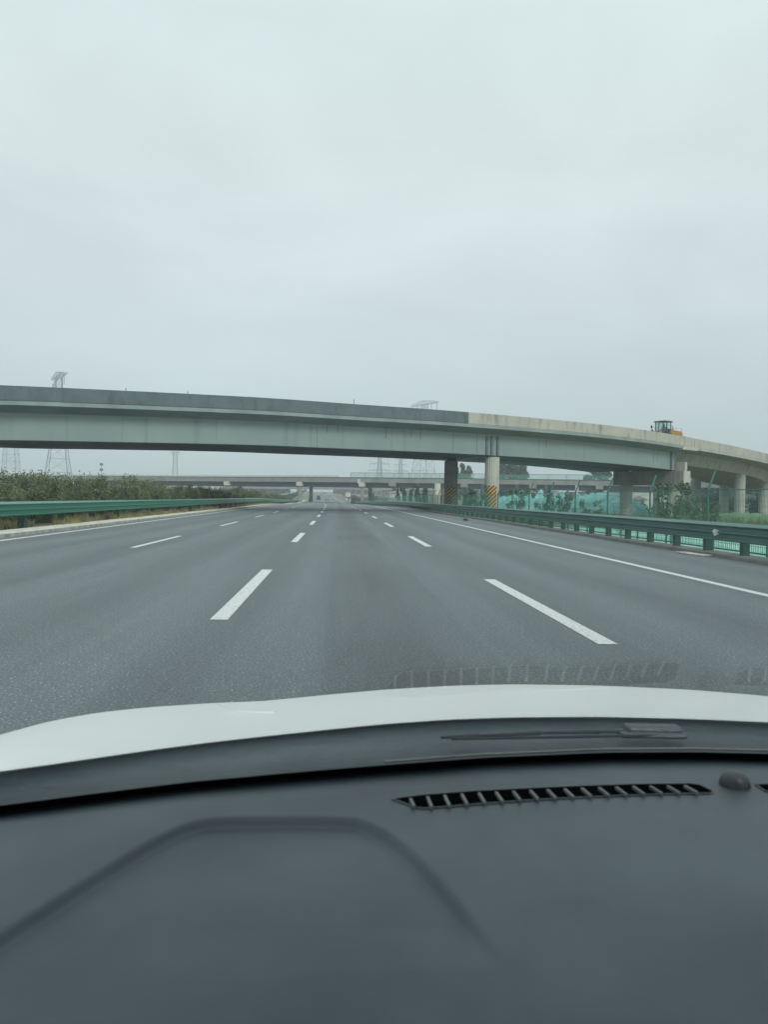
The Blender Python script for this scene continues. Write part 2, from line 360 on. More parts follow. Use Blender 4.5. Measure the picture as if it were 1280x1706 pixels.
# ============================================================ MAIN OVERPASS
# front deck edge: pixel column, parapet top, distance (measured from the photograph), made into a smooth world path
E = [(-220, 634, 54.5), (0, 641.7, 62), (137, 647.6, 64.7), (420, 661.4, 70.4), (580, 672.5, 74.2), (780, 686.6, 79.4), (1000, 707, 87.2), (1140, 727, 95.5), (1280, 756, 112)]
pts = [at(*e) for e in E]
h = pts[-1] - pts[-2]
pts += [Vector((70.5, 124.5, 7.7)), Vector((83, 138, 6.9)), Vector((96, 151, 6.1)), Vector((108, 165, 5.3))]
def catmull(ps, n=14):
    o = []
    for i in range(len(ps) - 1):
        p0 = ps[max(0, i - 1)]; p1 = ps[i]; p2 = ps[i + 1]; p3 = ps[min(len(ps) - 1, i + 2)]
        for k in range(n):
            t = k / n; o.append(.5 * ((2 * p1) + (p2 - p0) * t + (2 * p0 - 5 * p1 + 4 * p2 - p3) * t * t + (3 * p1 - p0 - 3 * p2 + p3) * t ** 3))
    o.append(ps[-1]); return o
CL = catmull(pts)
for _ in range(8): CL = [CL[0]] + [(CL[i - 1] + CL[i] * 2 + CL[i + 1]) / 4 for i in range(1, len(CL) - 1)] + [CL[-1]]
S_ = [0]
for a, c in zip(CL, CL[1:]): S_.append(S_[-1] + (c - a).length)
TOT = S_[-1]
def pos(s):
    s = min(max(s, 0), TOT - 1e-4)
    for i in range(len(S_) - 1):
        if S_[i + 1] > s: 
            t = (s - S_[i]) / (S_[i + 1] - S_[i]); return CL[i].lerp(CL[i + 1], t)
    return CL[-1]
def frame(s):
    p = pos(s); d = pos(min(TOT, s + .6)) - pos(max(0, s - .6)); d.z = 0; d.normalize()
    return p, d, Vector((-d.y, d.x, 0))               # point, heading, inward normal (away from camera)
def s_at(px):                                          # path length where the edge is seen at pixel column px
    best = None
    inv = CM.transposed()
    for i in range(1200):
        s = TOT * i / 1200; v = inv @ (pos(s) - Vector((0, 0, EYE)))
        x = 640 + F * v.x / -v.z
        if best is None or abs(x - px) < best[0]: best = (abs(x - px), s)
    return best[1]
def section(poly, s0, s1, step=1.5):                   # poly of (offset inward, z below parapet top)
    n = max(2, int((s1 - s0) / step)); rows = []
    for i in range(n + 1):
        p, d, nn = frame(s0 + (s1 - s0) * i / n); rows.append([p + nn * o + Vector((0, 0, z)) for o, z in poly])
    return rows
W_ = 14.6
sJ = s_at(1143); sP = s_at(782); sPier = s_at(822) ; s0_ = 0
br = empty('overpass', (sh(60), 78, 0)); tag(br, 'long grey steel overpass crossing the motorway and curving away to the right', 'overpass')
def bp(mb, name, m, **k):
    o = mb.build(name, m, **k); o.parent = br; o.matrix_parent_inverse = Matrix.Translation(-Vector(br.location)); return o
par = [(0, 0), (.26, 0), (.34, -.95), (.42, -1.14), (0.02, -1.14), (-.02, -1.05)]
b = MB(); b.loop(section(par, 0, sP)); tag(bp(b, 'parapet', M['dark']), 'dark grey unfinished parapet')
b = MB(); b.loop(section(par, sP + .02, sJ + 2.2)); tag(bp(b, 'parapet', M['beige']), 'new beige parapet')
b = MB(); b.loop(section(par, sJ + 2.28, TOT)); tag(bp(b, 'parapet', M['beige']), 'beige parapet of the curved concrete spans')
parb = [(W_ - o, z) for o, z in par]
b = MB(); b.loop(section(parb, 0, TOT)); bp(b, 'parapet', M['dark'])
# deck slab of the steel spans
b = MB(); b.loop(section([(-.10, -1.143), (W_ + .1, -1.143), (W_ + .1, -1.40), (W_ - 1.2, -1.90), (1.3, -1.90), (-.10, -1.44)], 0, sJ)); bp(b, 'deck', M['slab'])
for k in range(26):
    s = 3 + k * 5.03
    if s > sJ + 40 or abs(s - sP) < 1: continue
    p, d, nn = frame(s); Mx = Matrix((d, nn, Vector((0, 0, 1)))).transposed(); b = MB(); b.box(p + nn * -.004 + Vector((0, 0, -.55)), (.035, .012, 1.05), Mx); bp(b, 'parapet_joint', M['steeld'])
# light edge ledge below the dark parapet
def girder(o0, o1):
    b = MB(); b.loop(section([(o0, -1.903), (o1, -1.903), (o1, -4.0), (o0, -4.0)], 0, sJ)); g = bp(b, 'girder', M['steel'])
    b = MB(); b.loop(section([(o0 - .16, -4.003), (o1 + .16, -4.003), (o1 + .16, -4.06), (o0 - .16, -4.06)], 0, sJ)); bp(b, 'bottom_flange', M['steel_shade'])
girder(1.30, 6.9); girder(7.7, 13.4)
# cross beams between the girders
for k in range(18):
    s = 2 + k * (sJ - 3) / 17; p, d, nn = frame(s)
    b = MB(); Mx = Matrix((nn, d, Vector((0, 0, 1)))).transposed(); b.box(p + nn * 7.3 + Vector((0, 0, -3.0)), (.79, .25, 1.6), Mx); bp(b, 'cross_beam', M['steel'])
def webplate(px, zt, zb, w, t=.05, m='steel', n='stiffener'):
    zt = min(zt, -1.91) if zt > -2 else zt
    s = s_at(px); p, d, nn = frame(s); Mx = Matrix((d, nn, Vector((0, 0, 1)))).transposed()
    b = MB(); b.box(p + nn * (1.30 - t / 2 - .003) + Vector((0, 0, (zt + zb) / 2)), (w, t, zt - zb), Mx); return bp(b, n, M[m])
for px in (-30, 117, 330): webplate(px, -1.63, -3.98, .07, .03)
for px in (540,): webplate(px, -1.63, -4.0, .16, .06)
for px in (824, 834, 844):
    webplate(px, -2.05, -3.95, .24, .16, 'steeld', 'bearing_stiffener')
for px, a, c, w in ((556, -1.63, -2.6, .07), (572, -1.63, -2.55, .07), (655, -1.8, -2.9, .1), (696, -1.8, -2.7, .08), (712, -1.8, -2.9, .09), (768, -1.7, -3.98, .03), (808, -1.7, -3.9, .05), (912, -1.8, -3.6, .05), (925, -1.8, -2.8, .1), (990, -1.65, -3.95, .04), (1107, -1.8, -3.4, .05), (1113, -1.8, -3.3, .05)):
    webplate(px, a, c, w, .012, 'steeld', 'drain_stain')
webplate(1136, -1.8, -3.9, .22, .2, 'steeld', 'bearing_stiffener')
# concrete box spans after the joint
b = MB(); b.loop(section([(-.10, -1.143), (W_ + .1, -1.143), (W_ + .1, -1.38), (W_ - 2.0, -1.62), (W_ - 2.6, -3.0), (2.6, -3.0), (2.0, -1.62), (-.10, -1.38)], sJ + .12, TOT)); bp(b, 'concrete_span', M['beige'])
b = MB()
p, d, nn = frame(sJ + 1.0); Mx = Matrix((d, nn, Vector((0, 0, 1)))).transposed()
b.box(p + nn * .03 + Vector((0, 0, -1.34)), (3.6, .5, .40), Mx); bp(b, 'joint_block', M['patch'])
# piers
def fluted(b, c, z0, z1, r, n=40):
    rows = []
    for z in (z0, z1):
        rows.append([Vector((c.x + (r + (0 if i % 2 else -.045)) * math.cos(2 * math.pi * i / n), c.y + (r + (0 if i % 2 else -.045)) * math.sin(2 * math.pi * i / n), z)) for i in range(n)])
    b.loop(rows)
def pier(c, z1, r, stripe=False, m='conc', zs=(.25, 2.75), patch=None):
    b = MB(); fluted(b, c, gz(c.x, c.y) - .3, z1, r); o = bp(b, 'pier', M[m], bevel=0)
    if stripe:
        me = bpy.data.meshes.new('hazard_band'); n = 14; vs = []; uv = []
        a0, a1 = R(-165), R(-62)
        for i in range(n + 1):
            a = a0 + (a1 - a0) * i / n
            for z in zs: vs.append((c.x + (r + .03) * math.cos(a), c.y + (r + .03) * math.sin(a), z)); uv.append(((a - a0) * r, z))
        fs = [(2 * i, 2 * i + 2, 2 * i + 3, 2 * i + 1) for i in range(n)]
        me.from_pydata(vs, [], fs); l = me.uv_layers.new(name='UVMap')
        for lp in me.loops: l.data[lp.index].uv = uv[lp.vertex_index]
        me.materials.append(M['stripes']); h = bpy.data.objects.new('hazard_band', me); COL.objects.link(h); h.parent = o
    return o
p, d, nn = frame(sPier)
zb = p.z - 4.06
cA = at(819.5, 830, (p + nn * 2.2).y); cB = cA + nn * 7.55; cB = at(751, 830, cB.y)
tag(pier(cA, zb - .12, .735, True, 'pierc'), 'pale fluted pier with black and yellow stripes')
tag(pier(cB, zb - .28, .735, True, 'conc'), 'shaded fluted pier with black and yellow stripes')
for c, gap in ((cA, .12), (cB, .28)):
    b = MB(); b.box((c.x, c.y, zb - gap / 2), (1.0, .9, gap)); bp(b, 'bearing', M['mdark'])
b = MB(); b.bar(cA + Vector((-1.2, 1.6, zb - cA.z + .05)), cB + Vector((1.2, -.6, zb - cB.z + .0)), .28, .22); bp(b, 'brace', M['steel'])
for dx in (-22, -44):                                  # median and far side supports of the deck (left, outside the frame)
    pass
# joint pier: cap beam on two columns
p, d, nn = frame(sJ); Mx = Matrix((d, nn, Vector((0, 0, 1)))).transposed()
zc = p.z - 4.07
def capbeam(p, d, nn, o0, o1, z0, z1, w, m, nm='cap_beam'):
    Mx = Matrix((d, nn, Vector((0, 0, 1)))).transposed(); b = MB(); b.box(p + nn * ((o0 + o1) / 2) + Vector((0, 0, (z0 + z1) / 2 - p.z)), (w, o1 - o0, z1 - z0), Mx); return bp(b, nm, M[m], bevel=.03)
capbeam(p, d, nn, -.35, 9.3, zc - 1.75, zc - .02, 1.7, 'conc')
capbeam(p + d * 0, d, nn, -.37, -.355, zc - 1.70, zc - .05, 1.3, 'patch', 'pale_end')
capbeam(p + d * .55, d, nn, .1, 1.4, zc + .0, zc + 1.05, .55, 'patch', 'bearing_block')
for o_ in (1.3, 7.9):
    c = p + nn * o_; pier(c, zc - 1.75, .76, m='pierc')
for px_, y_ in ((1233, 113), (1273, 126)):
    cc = at(px_, 830, y_); best = min((abs((pos(TOT * i / 600).xy - cc.xy).length), TOT * i / 600) for i in range(600)); p, d, nn = frame(best[1])
    pier(cc, p.z - 3.0, .74, m='pierc')
c3 = at(1160, 830, 124); pier(c3, 5.3, .72, m='pierc')
c3 = at(1207, 830, 135); pier(c3, 4.85, .76, m='pierc')
# tiny things standing on the parapet edge
for px in (88, 210, 313, 590): 
    p, d, nn = frame(s_at(px)); b = MB(); b.tube(p + nn * .15, p + nn * .15 + Vector((0, 0, .28 if px != 590 else .45)), .025, n=6); bp(b, 'rebar', M['mdark'])

# ============================================================ SECOND BRIDGE (older, farther)
b2 = empty('concrete_bridge', (0, 300, 0)); tag(b2, 'long low concrete bridge crossing in the distance beneath the overpass', 'bridge')
def b2p(mb, name, m, **k):
    o = mb.build(name, m, **k); o.parent = b2; o.matrix_parent_inverse = Matrix.Translation(-Vector(b2.location)); return o
Q = [(-330, 790, 450), (0, 792.5, 398), (200, 793.8, 357), (378, 794.8, 328), (560, 795.5, 303), (760, 797.5, 287), (1000, 800.3, 272), (1160, 803, 258), (1400, 808, 235)]
q = catmull([at(*e) for e in Q], 8)
def sec2(lo, hi, o0, o1, i0=0, i1=None):
    rows = []
    for i in range(i0, i1 or len(q)):
        p = q[i]; d = (q[min(i + 1, len(q) - 1)] - q[max(0, i - 1)]); d.z = 0; d.normalize(); nn = Vector((-d.y, d.x, 0))
        rows.append([p + nn * o0 + Vector((0, 0, hi)), p + nn * o1 + Vector((0, 0, hi)), p + nn * o1 + Vector((0, 0, lo)), p + nn * o0 + Vector((0, 0, lo))])
    return rows
b = MB(); b.loop(sec2(-1.75, 0, 0, 13)); b2p(b, 'deck', M['concf'])
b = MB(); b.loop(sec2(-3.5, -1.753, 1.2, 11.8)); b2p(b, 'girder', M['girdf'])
b = MB(); b.loop(sec2(.003, .14, -.15, .3)); b2p(b, 'coping', M['mdark'])
b = MB(); b.loop(sec2(.143, .85, 2.2, 2.5, 0, 33)); b2p(b, 'crash_barrier', M['white'])
def qi(px):
    inv = CM.transposed(); best = None
    for i in range(len(q) - 1):
        for k in range(10):
            p = q[i].lerp(q[i + 1], k / 10); v = inv @ (p - Vector((0, 0, EYE))); x = 640 + F * v.x / -v.z
            if best is None or abs(x - px) < best[0]: best = (abs(x - px), p, i, k)
    d = q[best[2] + 1] - q[best[2]]; d.z = 0; d.normalize(); return best[1], d, Vector((-d.y, d.x, 0)), best[2]
i600 = qi(600)[3]
b = MB(); b.path([[r[0], r[3]] for r in sec2(.16, 1.75, .1, .2, i600)]); nt_ = b2p(b, 'safety_netting', M['scrnet'], fix=False)
b = MB(); 
for i in range(i600, len(q)): b.bar(q[i] + Vector((0, -.05, 0)), q[i] + Vector((0, -.05, 1.85)), .1)
b.path([[r[0], r[1], r[2], r[3]] for r in sec2(1.75, 1.85, .0, .1, i600)], True); b2p(b, 'netting_frame', M['post'])
for k, px in enumerate((-60, 95, 248, 378, 498, 604)):
    p, d, nn, _ = qi(px); z = p.z
    Mx = Matrix((d, nn, Vector((0, 0, 1)))).transposed()
    b = MB(); b.box(p + nn * 6 + Vector((0, 0, -2.5)), (2.1, 13.4, 1.5), Mx); 
    if px == 604: b.box(p + nn * 6 + d * -1.1 + Vector((0, 0, -1.4)), (.9, 13.6, 1.6), Mx)
    b2p(b, 'cap_beam', M['white'], bevel=.05)
    for o_ in (.6, 8.5):
        b = MB(); c = p + nn * o_; fluted(b, c, gz(c.x, c.y) - 1, z - 3.25, .75, 20); b2p(b, 'pier', M['conc'])
for k, px in enumerate((655, 700, 727, 775, 806, 862, 888, 915, 962, 1000, 1040, 1092, 1150, 1190, 1225, 1262)):
    p, d, nn, _ = qi(px)
    for o_ in (.4, 9):
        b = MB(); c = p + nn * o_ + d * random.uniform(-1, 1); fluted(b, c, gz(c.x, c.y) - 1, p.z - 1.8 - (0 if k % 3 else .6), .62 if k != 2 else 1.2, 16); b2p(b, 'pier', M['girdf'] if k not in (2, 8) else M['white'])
    if k % 3 == 0:
        b = MB(); Mx = Matrix((d, nn, Vector((0, 0, 1)))).transposed(); b.box(p + nn * 6 + Vector((0, 0, -2.4)), (2.4, 13.5, 1.3), Mx); b2p(b, 'cap_beam', M['concf'])
# far flyover seen through the gap
b3 = empty('distant_flyover', (0, 640, zr(640))); tag(b3, 'faint hazy flyover far down the motorway below the low bridge deck', 'bridge')
b = MB(); A = at(60, 808.5, 700); B_ = at(690, 815.5, 600); b.bar(A, B_, 12, 1.6); o = b.build('deck', M['concf']); o.parent = b3; o.matrix_parent_inverse = Matrix.Translation(-Vector(b3.location))
for px, Y in ((150, 683), (300, 661), (430, 641), (497, 631), (578, 618), (640, 608)):
    c = at(px, 820, Y); b = MB(); b.tube((c.x, c.y, zr(Y) - 2), (c.x, c.y, A.lerp(B_, (px - 60) / 630).z - .8), 1.1, n=12); o = b.build('pier', M['white'], smoothf=True, angle=40); o.parent = b3; o.matrix_parent_inverse = Matrix.Translation(-Vector(b3.location))

# ============================================================ GUARDRAILS
def rail_rows(s, ztop, H, face, y0, y1, st):
    # two-wave beam profile, t along the height, face = direction the waves bulge (towards the traffic)
    prof = [(0, -.01), (.15, .11), (.18, .11), (.27, .02), (.43, .025), (.53, .11), (.56, .11), (.66, .02), (.81, .025), (.90, .10), (.93, .10), (1.0, .02)]
    rows = []; y = y0
    while y <= y1:
        rows.append([Vector((sh(y) + s + face * dx, y, zr(y) + ztop - t * H)) for t, dx in prof] + [Vector((sh(y) + s + face * (dx - .012), y, zr(y) + ztop - t * H)) for t, dx in reversed(prof)]); y += st
    return rows
def guardrail(label, s, ztop, H, face, y0, y1, sp, m, base, wide=.13, first=0):
    e = empty('guardrail', (s, y0, 0)); tag(e, label, 'guardrail')
    inv = Matrix.Translation(-Vector(e.location))
    b = MB(); b.loop(rail_rows(s, ztop, H, face, y0, y1, 4)); o = b.build('beam', m, e); o.matrix_parent_inverse = inv
    pm = MB(); hgt = ztop - .04; pm.box((0, 0, hgt / 2 - .1), (wide, wide, hgt + .2)); pm.box((face * (wide / 2 + .045), 0, ztop - H / 2), (.09, .09, H * .7)); me = pm.mesh('post', M['post'])
    y = y0 + first; n = 0; rest = MB()
    while y < y1:
        X = sh(y) + s - face * (wide / 2 + .10)
        if n < 100: link_mesh('post', me, e, Vector((X, y, zr(y) + base)) - e.location)
        else: rest.box((X, y, zr(y) + base + hgt / 2), (wide, wide, hgt))
        n += 1; y += sp
    if rest.v: o = rest.build('post_row', M['post'], e); o.matrix_parent_inverse = inv; tag(o, kind='stuff')
    b = MB(); y = y0 + first - .0
    while y < min(y1, 90):
        b.box((sh(y) + s + face * .012, y + .02, ztop - H * .42), (.02, .32, H * .07)); y += 4
    return e
gr = guardrail('dusty dark green guardrail along the right shoulder on closely spaced posts', 9.72, .86, .47, -1, 13.3, 305, 2.0, M['greend'], 0, .17)
guardrail('bright green guardrail along the left kerb in front of the median shrubs', -11.05, .98, .50, 1, 21.5, 330, 4.2, M['green'], .0, .25)
guardrail('farther green guardrail behind the median shrubs beside the opposite carriageway', -16.3, .95, .48, -1, 30, 330, 4.0, M['green'], .0, .14)
b = MB(); b.prism([(-.09, .0), (.0, -.10), (.09, .0), (.06, .07), (-.06, .07)], -.02, .02); o = b.build('reflector', M['refl'], gr, bevel=.005)
rp = at(1240, 893, 20.3); o.location = Vector((9.60, 20.2, .60)) - gr.location; o.rotation_euler = (0, R(20), R(-25))
# fallen dark object by the shoulder
c = atz(776, 865, .1); b = MB(); b.prism([(-.16, 0), (.16, 0), (.12, .1), (-.06, .15)], -.15, .15, lambda v: v + Vector((c.x, c.y, .02)))
tag(b.build('debris', M['tyre'], bevel=.04), 'dark lump of tyre debris lying at the foot of the right guardrail', 'debris')

# ============================================================ FENCES on the right
def fence(label, s, y0, y1, sp, H, z0, arm, wr, pr):
    e = empty('mesh_fence', (s, y0, 0)); tag(e, label, 'fence')
    pm = MB(); pm.tube((0, 0, -.3), (0, 0, H), pr, n=8)
    if arm: pm.tube((0, 0, H - .02), (.22, -.02, H + .62), pr, n=8)
    me = pm.mesh('post', M['fpost'])
    w = MB(); n = int(sp / (.085 if arm else .11))
    for i in range(1, n): w.box((0, sp * i / n, H / 2 + .02), (wr, wr, H - .1))
    z = .08
    while z < H: w.box((0, sp / 2, z), (wr, sp, wr)); z += .17
    w.box((0, sp / 2, H - .03), (.03, sp, .03)); w.box((0, sp / 2, .06), (.03, sp, .03))
    wm = w.mesh('wire_panel', M['wire']); y = y0
    while y < y1:
        X = sh(y) + s; zz = zr(y) + z0 if z0 is not None else gz(X, y)
        link_mesh('post', me, e, Vector((X, y, zz)) - e.location)
        p = link_mesh('wire_panel', wm, e, Vector((X, y, zz)) - e.location); p.rotation_euler = (0, 0, -math.atan2(sh(y + sp) - sh(y), sp) * -1)
        y += sp
    return e
fence('tall green wire mesh fence with bent post tops behind the right guardrail', 12.3, 16.4, 290, 5.05, 2.15, -.35, True, .0048, .038)
fence('low green wire mesh fence directly behind the right guardrail', 10.95, 17.2, 110, 3.0, .75, -.02, False, .009, .03)

# ============================================================ FOLIAGE
def leaves(b, blobs, n, size, up_=.3, rnd=random, mi=0):
    wts = [x[1][0] * x[1][1] * x[1][2] for x in blobs]; T = sum(wts)
    for (c, r), wt in zip(blobs, wts):
        for _ in range(int(n * wt / T)):
            u = Vector((rnd.gauss(0, 1), rnd.gauss(0, 1), rnd.gauss(0, 1))).normalized() * (rnd.random() ** .5)
            p = Vector((c[0] + u.x * r[0], c[1] + u.y * r[1], c[2] + u.z * r[2]))
            s = size * rnd.uniform(.6, 1.35)
            a = Vector((rnd.gauss(0, 1), rnd.gauss(0, 1), rnd.gauss(0, 1) + up_)).normalized(); t = a.orthogonal().normalized()
            t = (Matrix.Rotation(rnd.uniform(0, 6.28), 3, a) @ t)
            bb = a.cross(t)
            b.add([p - t * s * .5, p + bb * s * .3, p + t * s * .5, p - bb * s * .3], [(0, 1, 2, 3)], mi)
def branches(b, h, n, r, spread, rnd, z0=0.2):
    tips = []
    for i in range(n):
        a = rnd.uniform(0, 6.28); z = rnd.uniform(z0, .55) * h; k = rnd.uniform(.5, 1) * spread; t = Vector((math.cos(a) * k, math.sin(a) * k, min(h * .97, z + rnd.uniform(.3, .6) * h)))
        m_ = Vector((math.cos(a) * k * .35, math.sin(a) * k * .35, (z + t.z) / 2)); b.tube((0, 0, z), m_, r * .5, r * .3, 6, False); b.tube(m_, t, r * .3, r * .1, 5, False); tips.append(t)
    return tips
def plant_meshes(seed, h, spread, n, lsize, lmat, kind='shrub'):
    rnd = random.Random(seed); tb = MB(); lb = MB(); blobs = []
    if kind == 'shrub':
        for i in range(5):
            a = rnd.uniform(0, 6.28); tb.tube((0, 0, -.1), (math.cos(a) * spread * .5, math.sin(a) * spread * .5, h * .75), .03, .01, 5, False)
        tips = branches(tb, h, 10, .04, spread, rnd, .1)
        for t in tips: blobs.append((t * rnd.uniform(.7, 1), (rnd.uniform(.2, .36) * spread, rnd.uniform(.2, .36) * spread, rnd.uniform(.14, .26) * h)))
        for i in range(7):
            a = rnd.uniform(0, 6.28); k = rnd.uniform(.1, .75) * spread; blobs.append(((math.cos(a) * k, math.sin(a) * k, rnd.uniform(.2, .6) * h), (.42 * spread, .42 * spread, .2 * h)))
        for i in range(9):                            # upright shoots breaking the top line
            a = rnd.uniform(0, 6.28); k = rnd.uniform(0, .8) * spread; z = h * rnd.uniform(.85, 1.12); blobs.append(((math.cos(a) * k, math.sin(a) * k, z - .1 * h), (.07 * spread, .07 * spread, .17 * h)))
    elif kind == 'sapling':
        tb.tube((0, 0, -.3), (rnd.uniform(-.1, .1), 0, h * .8), .05, .015, 8, False)
        for t in branches(tb, h, 15, .035, spread, rnd, .15): blobs.append((t, (.22 * spread, .22 * spread, .10 * h))); blobs.append((t * .7, (.2 * spread, .2 * spread, .08 * h)))
    elif kind == 'poplar':
        tb.tube((0, 0, -1), (0, 0, h * .9), .25, .05, 8, False); branches(tb, h, 12, .15, spread, rnd, .1)
        for i in range(46):
            z = rnd.uniform(.12, .98); k = spread * (1 - (z - .35) ** 2 * 1.9) * rnd.uniform(.3, .95); a = rnd.uniform(0, 6.28); blobs.append(((math.cos(a) * k, math.sin(a) * k, z * h), (spread * .28, spread * .28, h * .055)))
    else:
        tb.tube((0, 0, -1), (0, 0, h * .7), .35, .12, 8, False); branches(tb, h, 14, .2, spread * .9, rnd, .25)
        for i in range(40):
            a = rnd.uniform(0, 6.28); z = rnd.uniform(-1, 1); k = spread * math.sqrt(max(0, 1 - z * z)) * rnd.uniform(.4, 1.0); blobs.append(((math.cos(a) * k, math.sin(a) * k, h * .6 + z * h * .36), (spread * .24, spread * .24, h * .075)))
    leaves(lb, blobs, n, lsize, rnd=rnd)
    return tb.mesh('trunk', M['bark'], True), lb.mesh('crown', lmat)
def plant(name, ms, loc, label, cat, group=None, s=1., rz=0, sz=None):
    e = empty(name, loc, rz); e.scale = (s, s, sz or s); tag(e, label, cat, group)
    link_mesh('trunk', ms[0], e); link_mesh('crown', ms[1], e); return e
SH = [plant_meshes(20 + i, 2.45, 1.15, 3600, .115, M['leaf']) for i in range(6)]
rs = random.Random(5)
y = 24.; k = 0
while y < 300:
    near = y < 110
    for row, s in enumerate((-12.75, -14.5) if near else (-13.5,)):
        yy = y + rs.uniform(-.4, .4) + row * .9; x = sh(yy) + s + rs.uniform(-.25, .25)
        if row > -1 and near and s < -14 and rs.random() < .25: continue
        if 86 < yy < 97 and rs.random() < .7: continue
        plant('shrub', SH[rs.randrange(6)], (x, yy, gz(x, yy)), 'leafy green shrub in the planted median behind the left guardrail', 'shrub', 'shrubs planted along the median', rs.uniform(.82, 1.08) * (1 if near else 1.1), rs.uniform(0, 6.28), rs.choice((rs.uniform(.58, .80), rs.uniform(.70, .92))) if near else rs.uniform(.72, .96))
    y += 1.9 if near else 3.3
DK = plant_meshes(77, 2.2, .95, 4200, .10, M['leafd']); x = sh(92) - 12.6
plant('shrub', DK, (x, 92, 0), 'dark round evergreen bush standing in the gap between the median shrubs', 'shrub')
x = at(392, 830, 96).x; plant('shrub', DK, (x, 99, 0), 'low dark evergreen bush just right of the round one in the median gap', 'shrub', s=.8)
# right side saplings: pixel column, lateral offset
SP = [plant_meshes(50 + i, 2.6, .85, 1500, .11, M['leafs'], 'sapling') for i in range(4)]; SR = plant_meshes(60, 2.2, .7, 420, .09, M['leafr'], 'sapling')
sap = [(1112, 36, 1.12, 'broad dark sapling in front of the joint pier column'), (1036, 44, .8, None), (985, 48, .82, 'small bushy sapling below the dark netting mound'), (938, 56, 1.05, 'leafy sapling left of the second fence post from the cap beam'), (905, 61, 1.0, 'slender sapling in front of the small white house'), (862, 70, 1.1, 'sapling right of the pale striped pier'), (1166, 52, .95, 'large dark sapling under the curved concrete span'), (1186, 60, .8, 'dark bushy sapling beside the round columns of the curved span'), (795, 82, 1.1, 'sapling growing between the two striped piers'), (782, 88, 1.0, 'smaller sapling near the shaded striped pier'), (700, 130, 1.35, 'dark slim sapling beyond the shaded pier')]
for i, (px, Y, s, lb) in enumerate(sap):
    c = at(px, 840, Y); plant('sapling', SR if lb is None else SP[i % 4], (c.x, Y, gz(c.x, Y)), lb or 'reddish thin sapling in front of the left column of the joint pier', 'sapling', s=s * 1.02, rz=i * 1.3)
# dark cypresses right of the motorway
CY = plant_meshes(81, 5.2, .75, 1900, .2, M['leafd'], 'poplar')
for i, (px, Y, s) in enumerate(((663, 205, 1.0), (674, 203, 1.05), (685, 201, .95), (696, 199, 1.08), (707, 196, 1.0))):
    c = at(px, 820, Y); plant('conifer', CY, (c.x, Y, gz(c.x, Y)), 'small dark conifer in the short row left of the shaded striped pier', 'tree', 'conifers beside the motorway', s, i)
c = at(624 + 55, 825, 190)
TB = plant_meshes(90, 4.5, 1.4, 1400, .25, M['leafs'], 'tree'); c = at(622, 825, 262); plant('tree', TB, (c.x, 262, gz(c.x, 262)), 'small bushy tree right of the far bridge pier by the motorway', 'tree')
# far trees behind the second bridge
PO = [plant_meshes(100 + i, 20, 2.9, 3600, .7, M['leafs'], 'poplar') for i in range(2)]; BT = [plant_meshes(110 + i, 18.5, 5.6, 5200, .8, M['leafd'], 'tree') for i in range(2)]
for i, (px, Y, s, lb, ms) in enumerate(((762, 380, .88, 'tall poplar half hidden behind the shaded striped pier', PO[0]), (771, 376, .96, 'tallest poplar between the two striped piers', PO[1]), (781, 380, .93, 'poplar at the right end of the trio between the striped piers', PO[0]),
        (838, 352, 1.0, 'big dark tree immediately right of the pale striped pier', BT[0]), (852, 345, 1.03, 'big dark tree in the middle of the clump right of the pale pier', BT[1]), (866, 352, .98, 'big dark tree at the right end of the clump', BT[0]), (992, 340, .92, 'round tree above the low bridge near the cap beam', BT[1]), (1005, 345, .9, 'round tree closest to the cap beam end above the low bridge', BT[0]))):
    c = at(px, 820, Y); plant('tree', ms, (c.x, Y, gz(c.x, Y)), lb, 'tree', s=s, rz=i)
# dark bushes beneath the curved span
BU = plant_meshes(120, 3.4, 2.0, 2600, .2, M['leafd'])
for i, (px, Y, s, lb) in enumerate(((1180, 145, 1.5, 'dark bush filling the gap left of the round columns'), (1146, 150, 1.25, 'dark bush behind the near cap beam column'), (1224, 158, 1.5, 'dark bush between the two round columns of the curved span'), (1258, 150, 1.3, 'dark bush at the right edge behind the green mound'), (1060, 170, 1.0, 'dark bush behind the left cap beam column'))):
    c = at(px, 840, Y); plant('bush', BU, (c.x, Y, gz(c.x, Y)), lb, 'bush', s=s, rz=i)

def tufts(name, m, n, sx, ys_, hgt, seed, kind='stuff', dens=None):
    rnd = random.Random(seed); b = MB()
    for _ in range(n):
        y = ys_[0] + (ys_[1] - ys_[0]) * rnd.random() ** 1.6; s = rnd.uniform(*sx); x = sh(y) + s
        if noise.noise(Vector((x * .5, y * .25, seed))) < -.12: continue
        z = gz(x, y) - .03; h = hgt * rnd.uniform(.4, 1.2)
        for k in range(5):
            a = rnd.uniform(0, 6.28); l = rnd.uniform(.1, .45) * h; w = .012 + .0003 * y
            p = Vector((x + rnd.uniform(-.08, .08), y + rnd.uniform(-.08, .08), z)); t = Vector((math.cos(a), math.sin(a), 0))
            b.add([p - t * w, p + t * w, p + Vector((math.cos(a + 1) * l, math.sin(a + 1) * l, h * rnd.uniform(.7, 1)))], [(0, 1, 2)])
    return tag(b.build(name, m, fix=False), kind=kind)
tag(tufts('dry_grass', M['dry'], 9000, (-12.2, -10.4), (24, 170), .36, 3), 'dry yellow grass under the left guardrail', 'grass')
tag(tufts('median_weeds', M['grass'], 9000, (-16.5, -11.6), (24, 170), .32, 4), 'green weeds between the median shrubs', 'grass')
tag(tufts('verge_weeds', M['grass'], 12000, (11.3, 14), (46, 200), .5, 6), 'green weeds behind the right guardrail', 'grass')
tag(tufts('field_weeds', M['grass'], 16000, (22, 75), (45, 170), .9, 9), 'rough green weeds on the ground beyond the fence', 'grass')

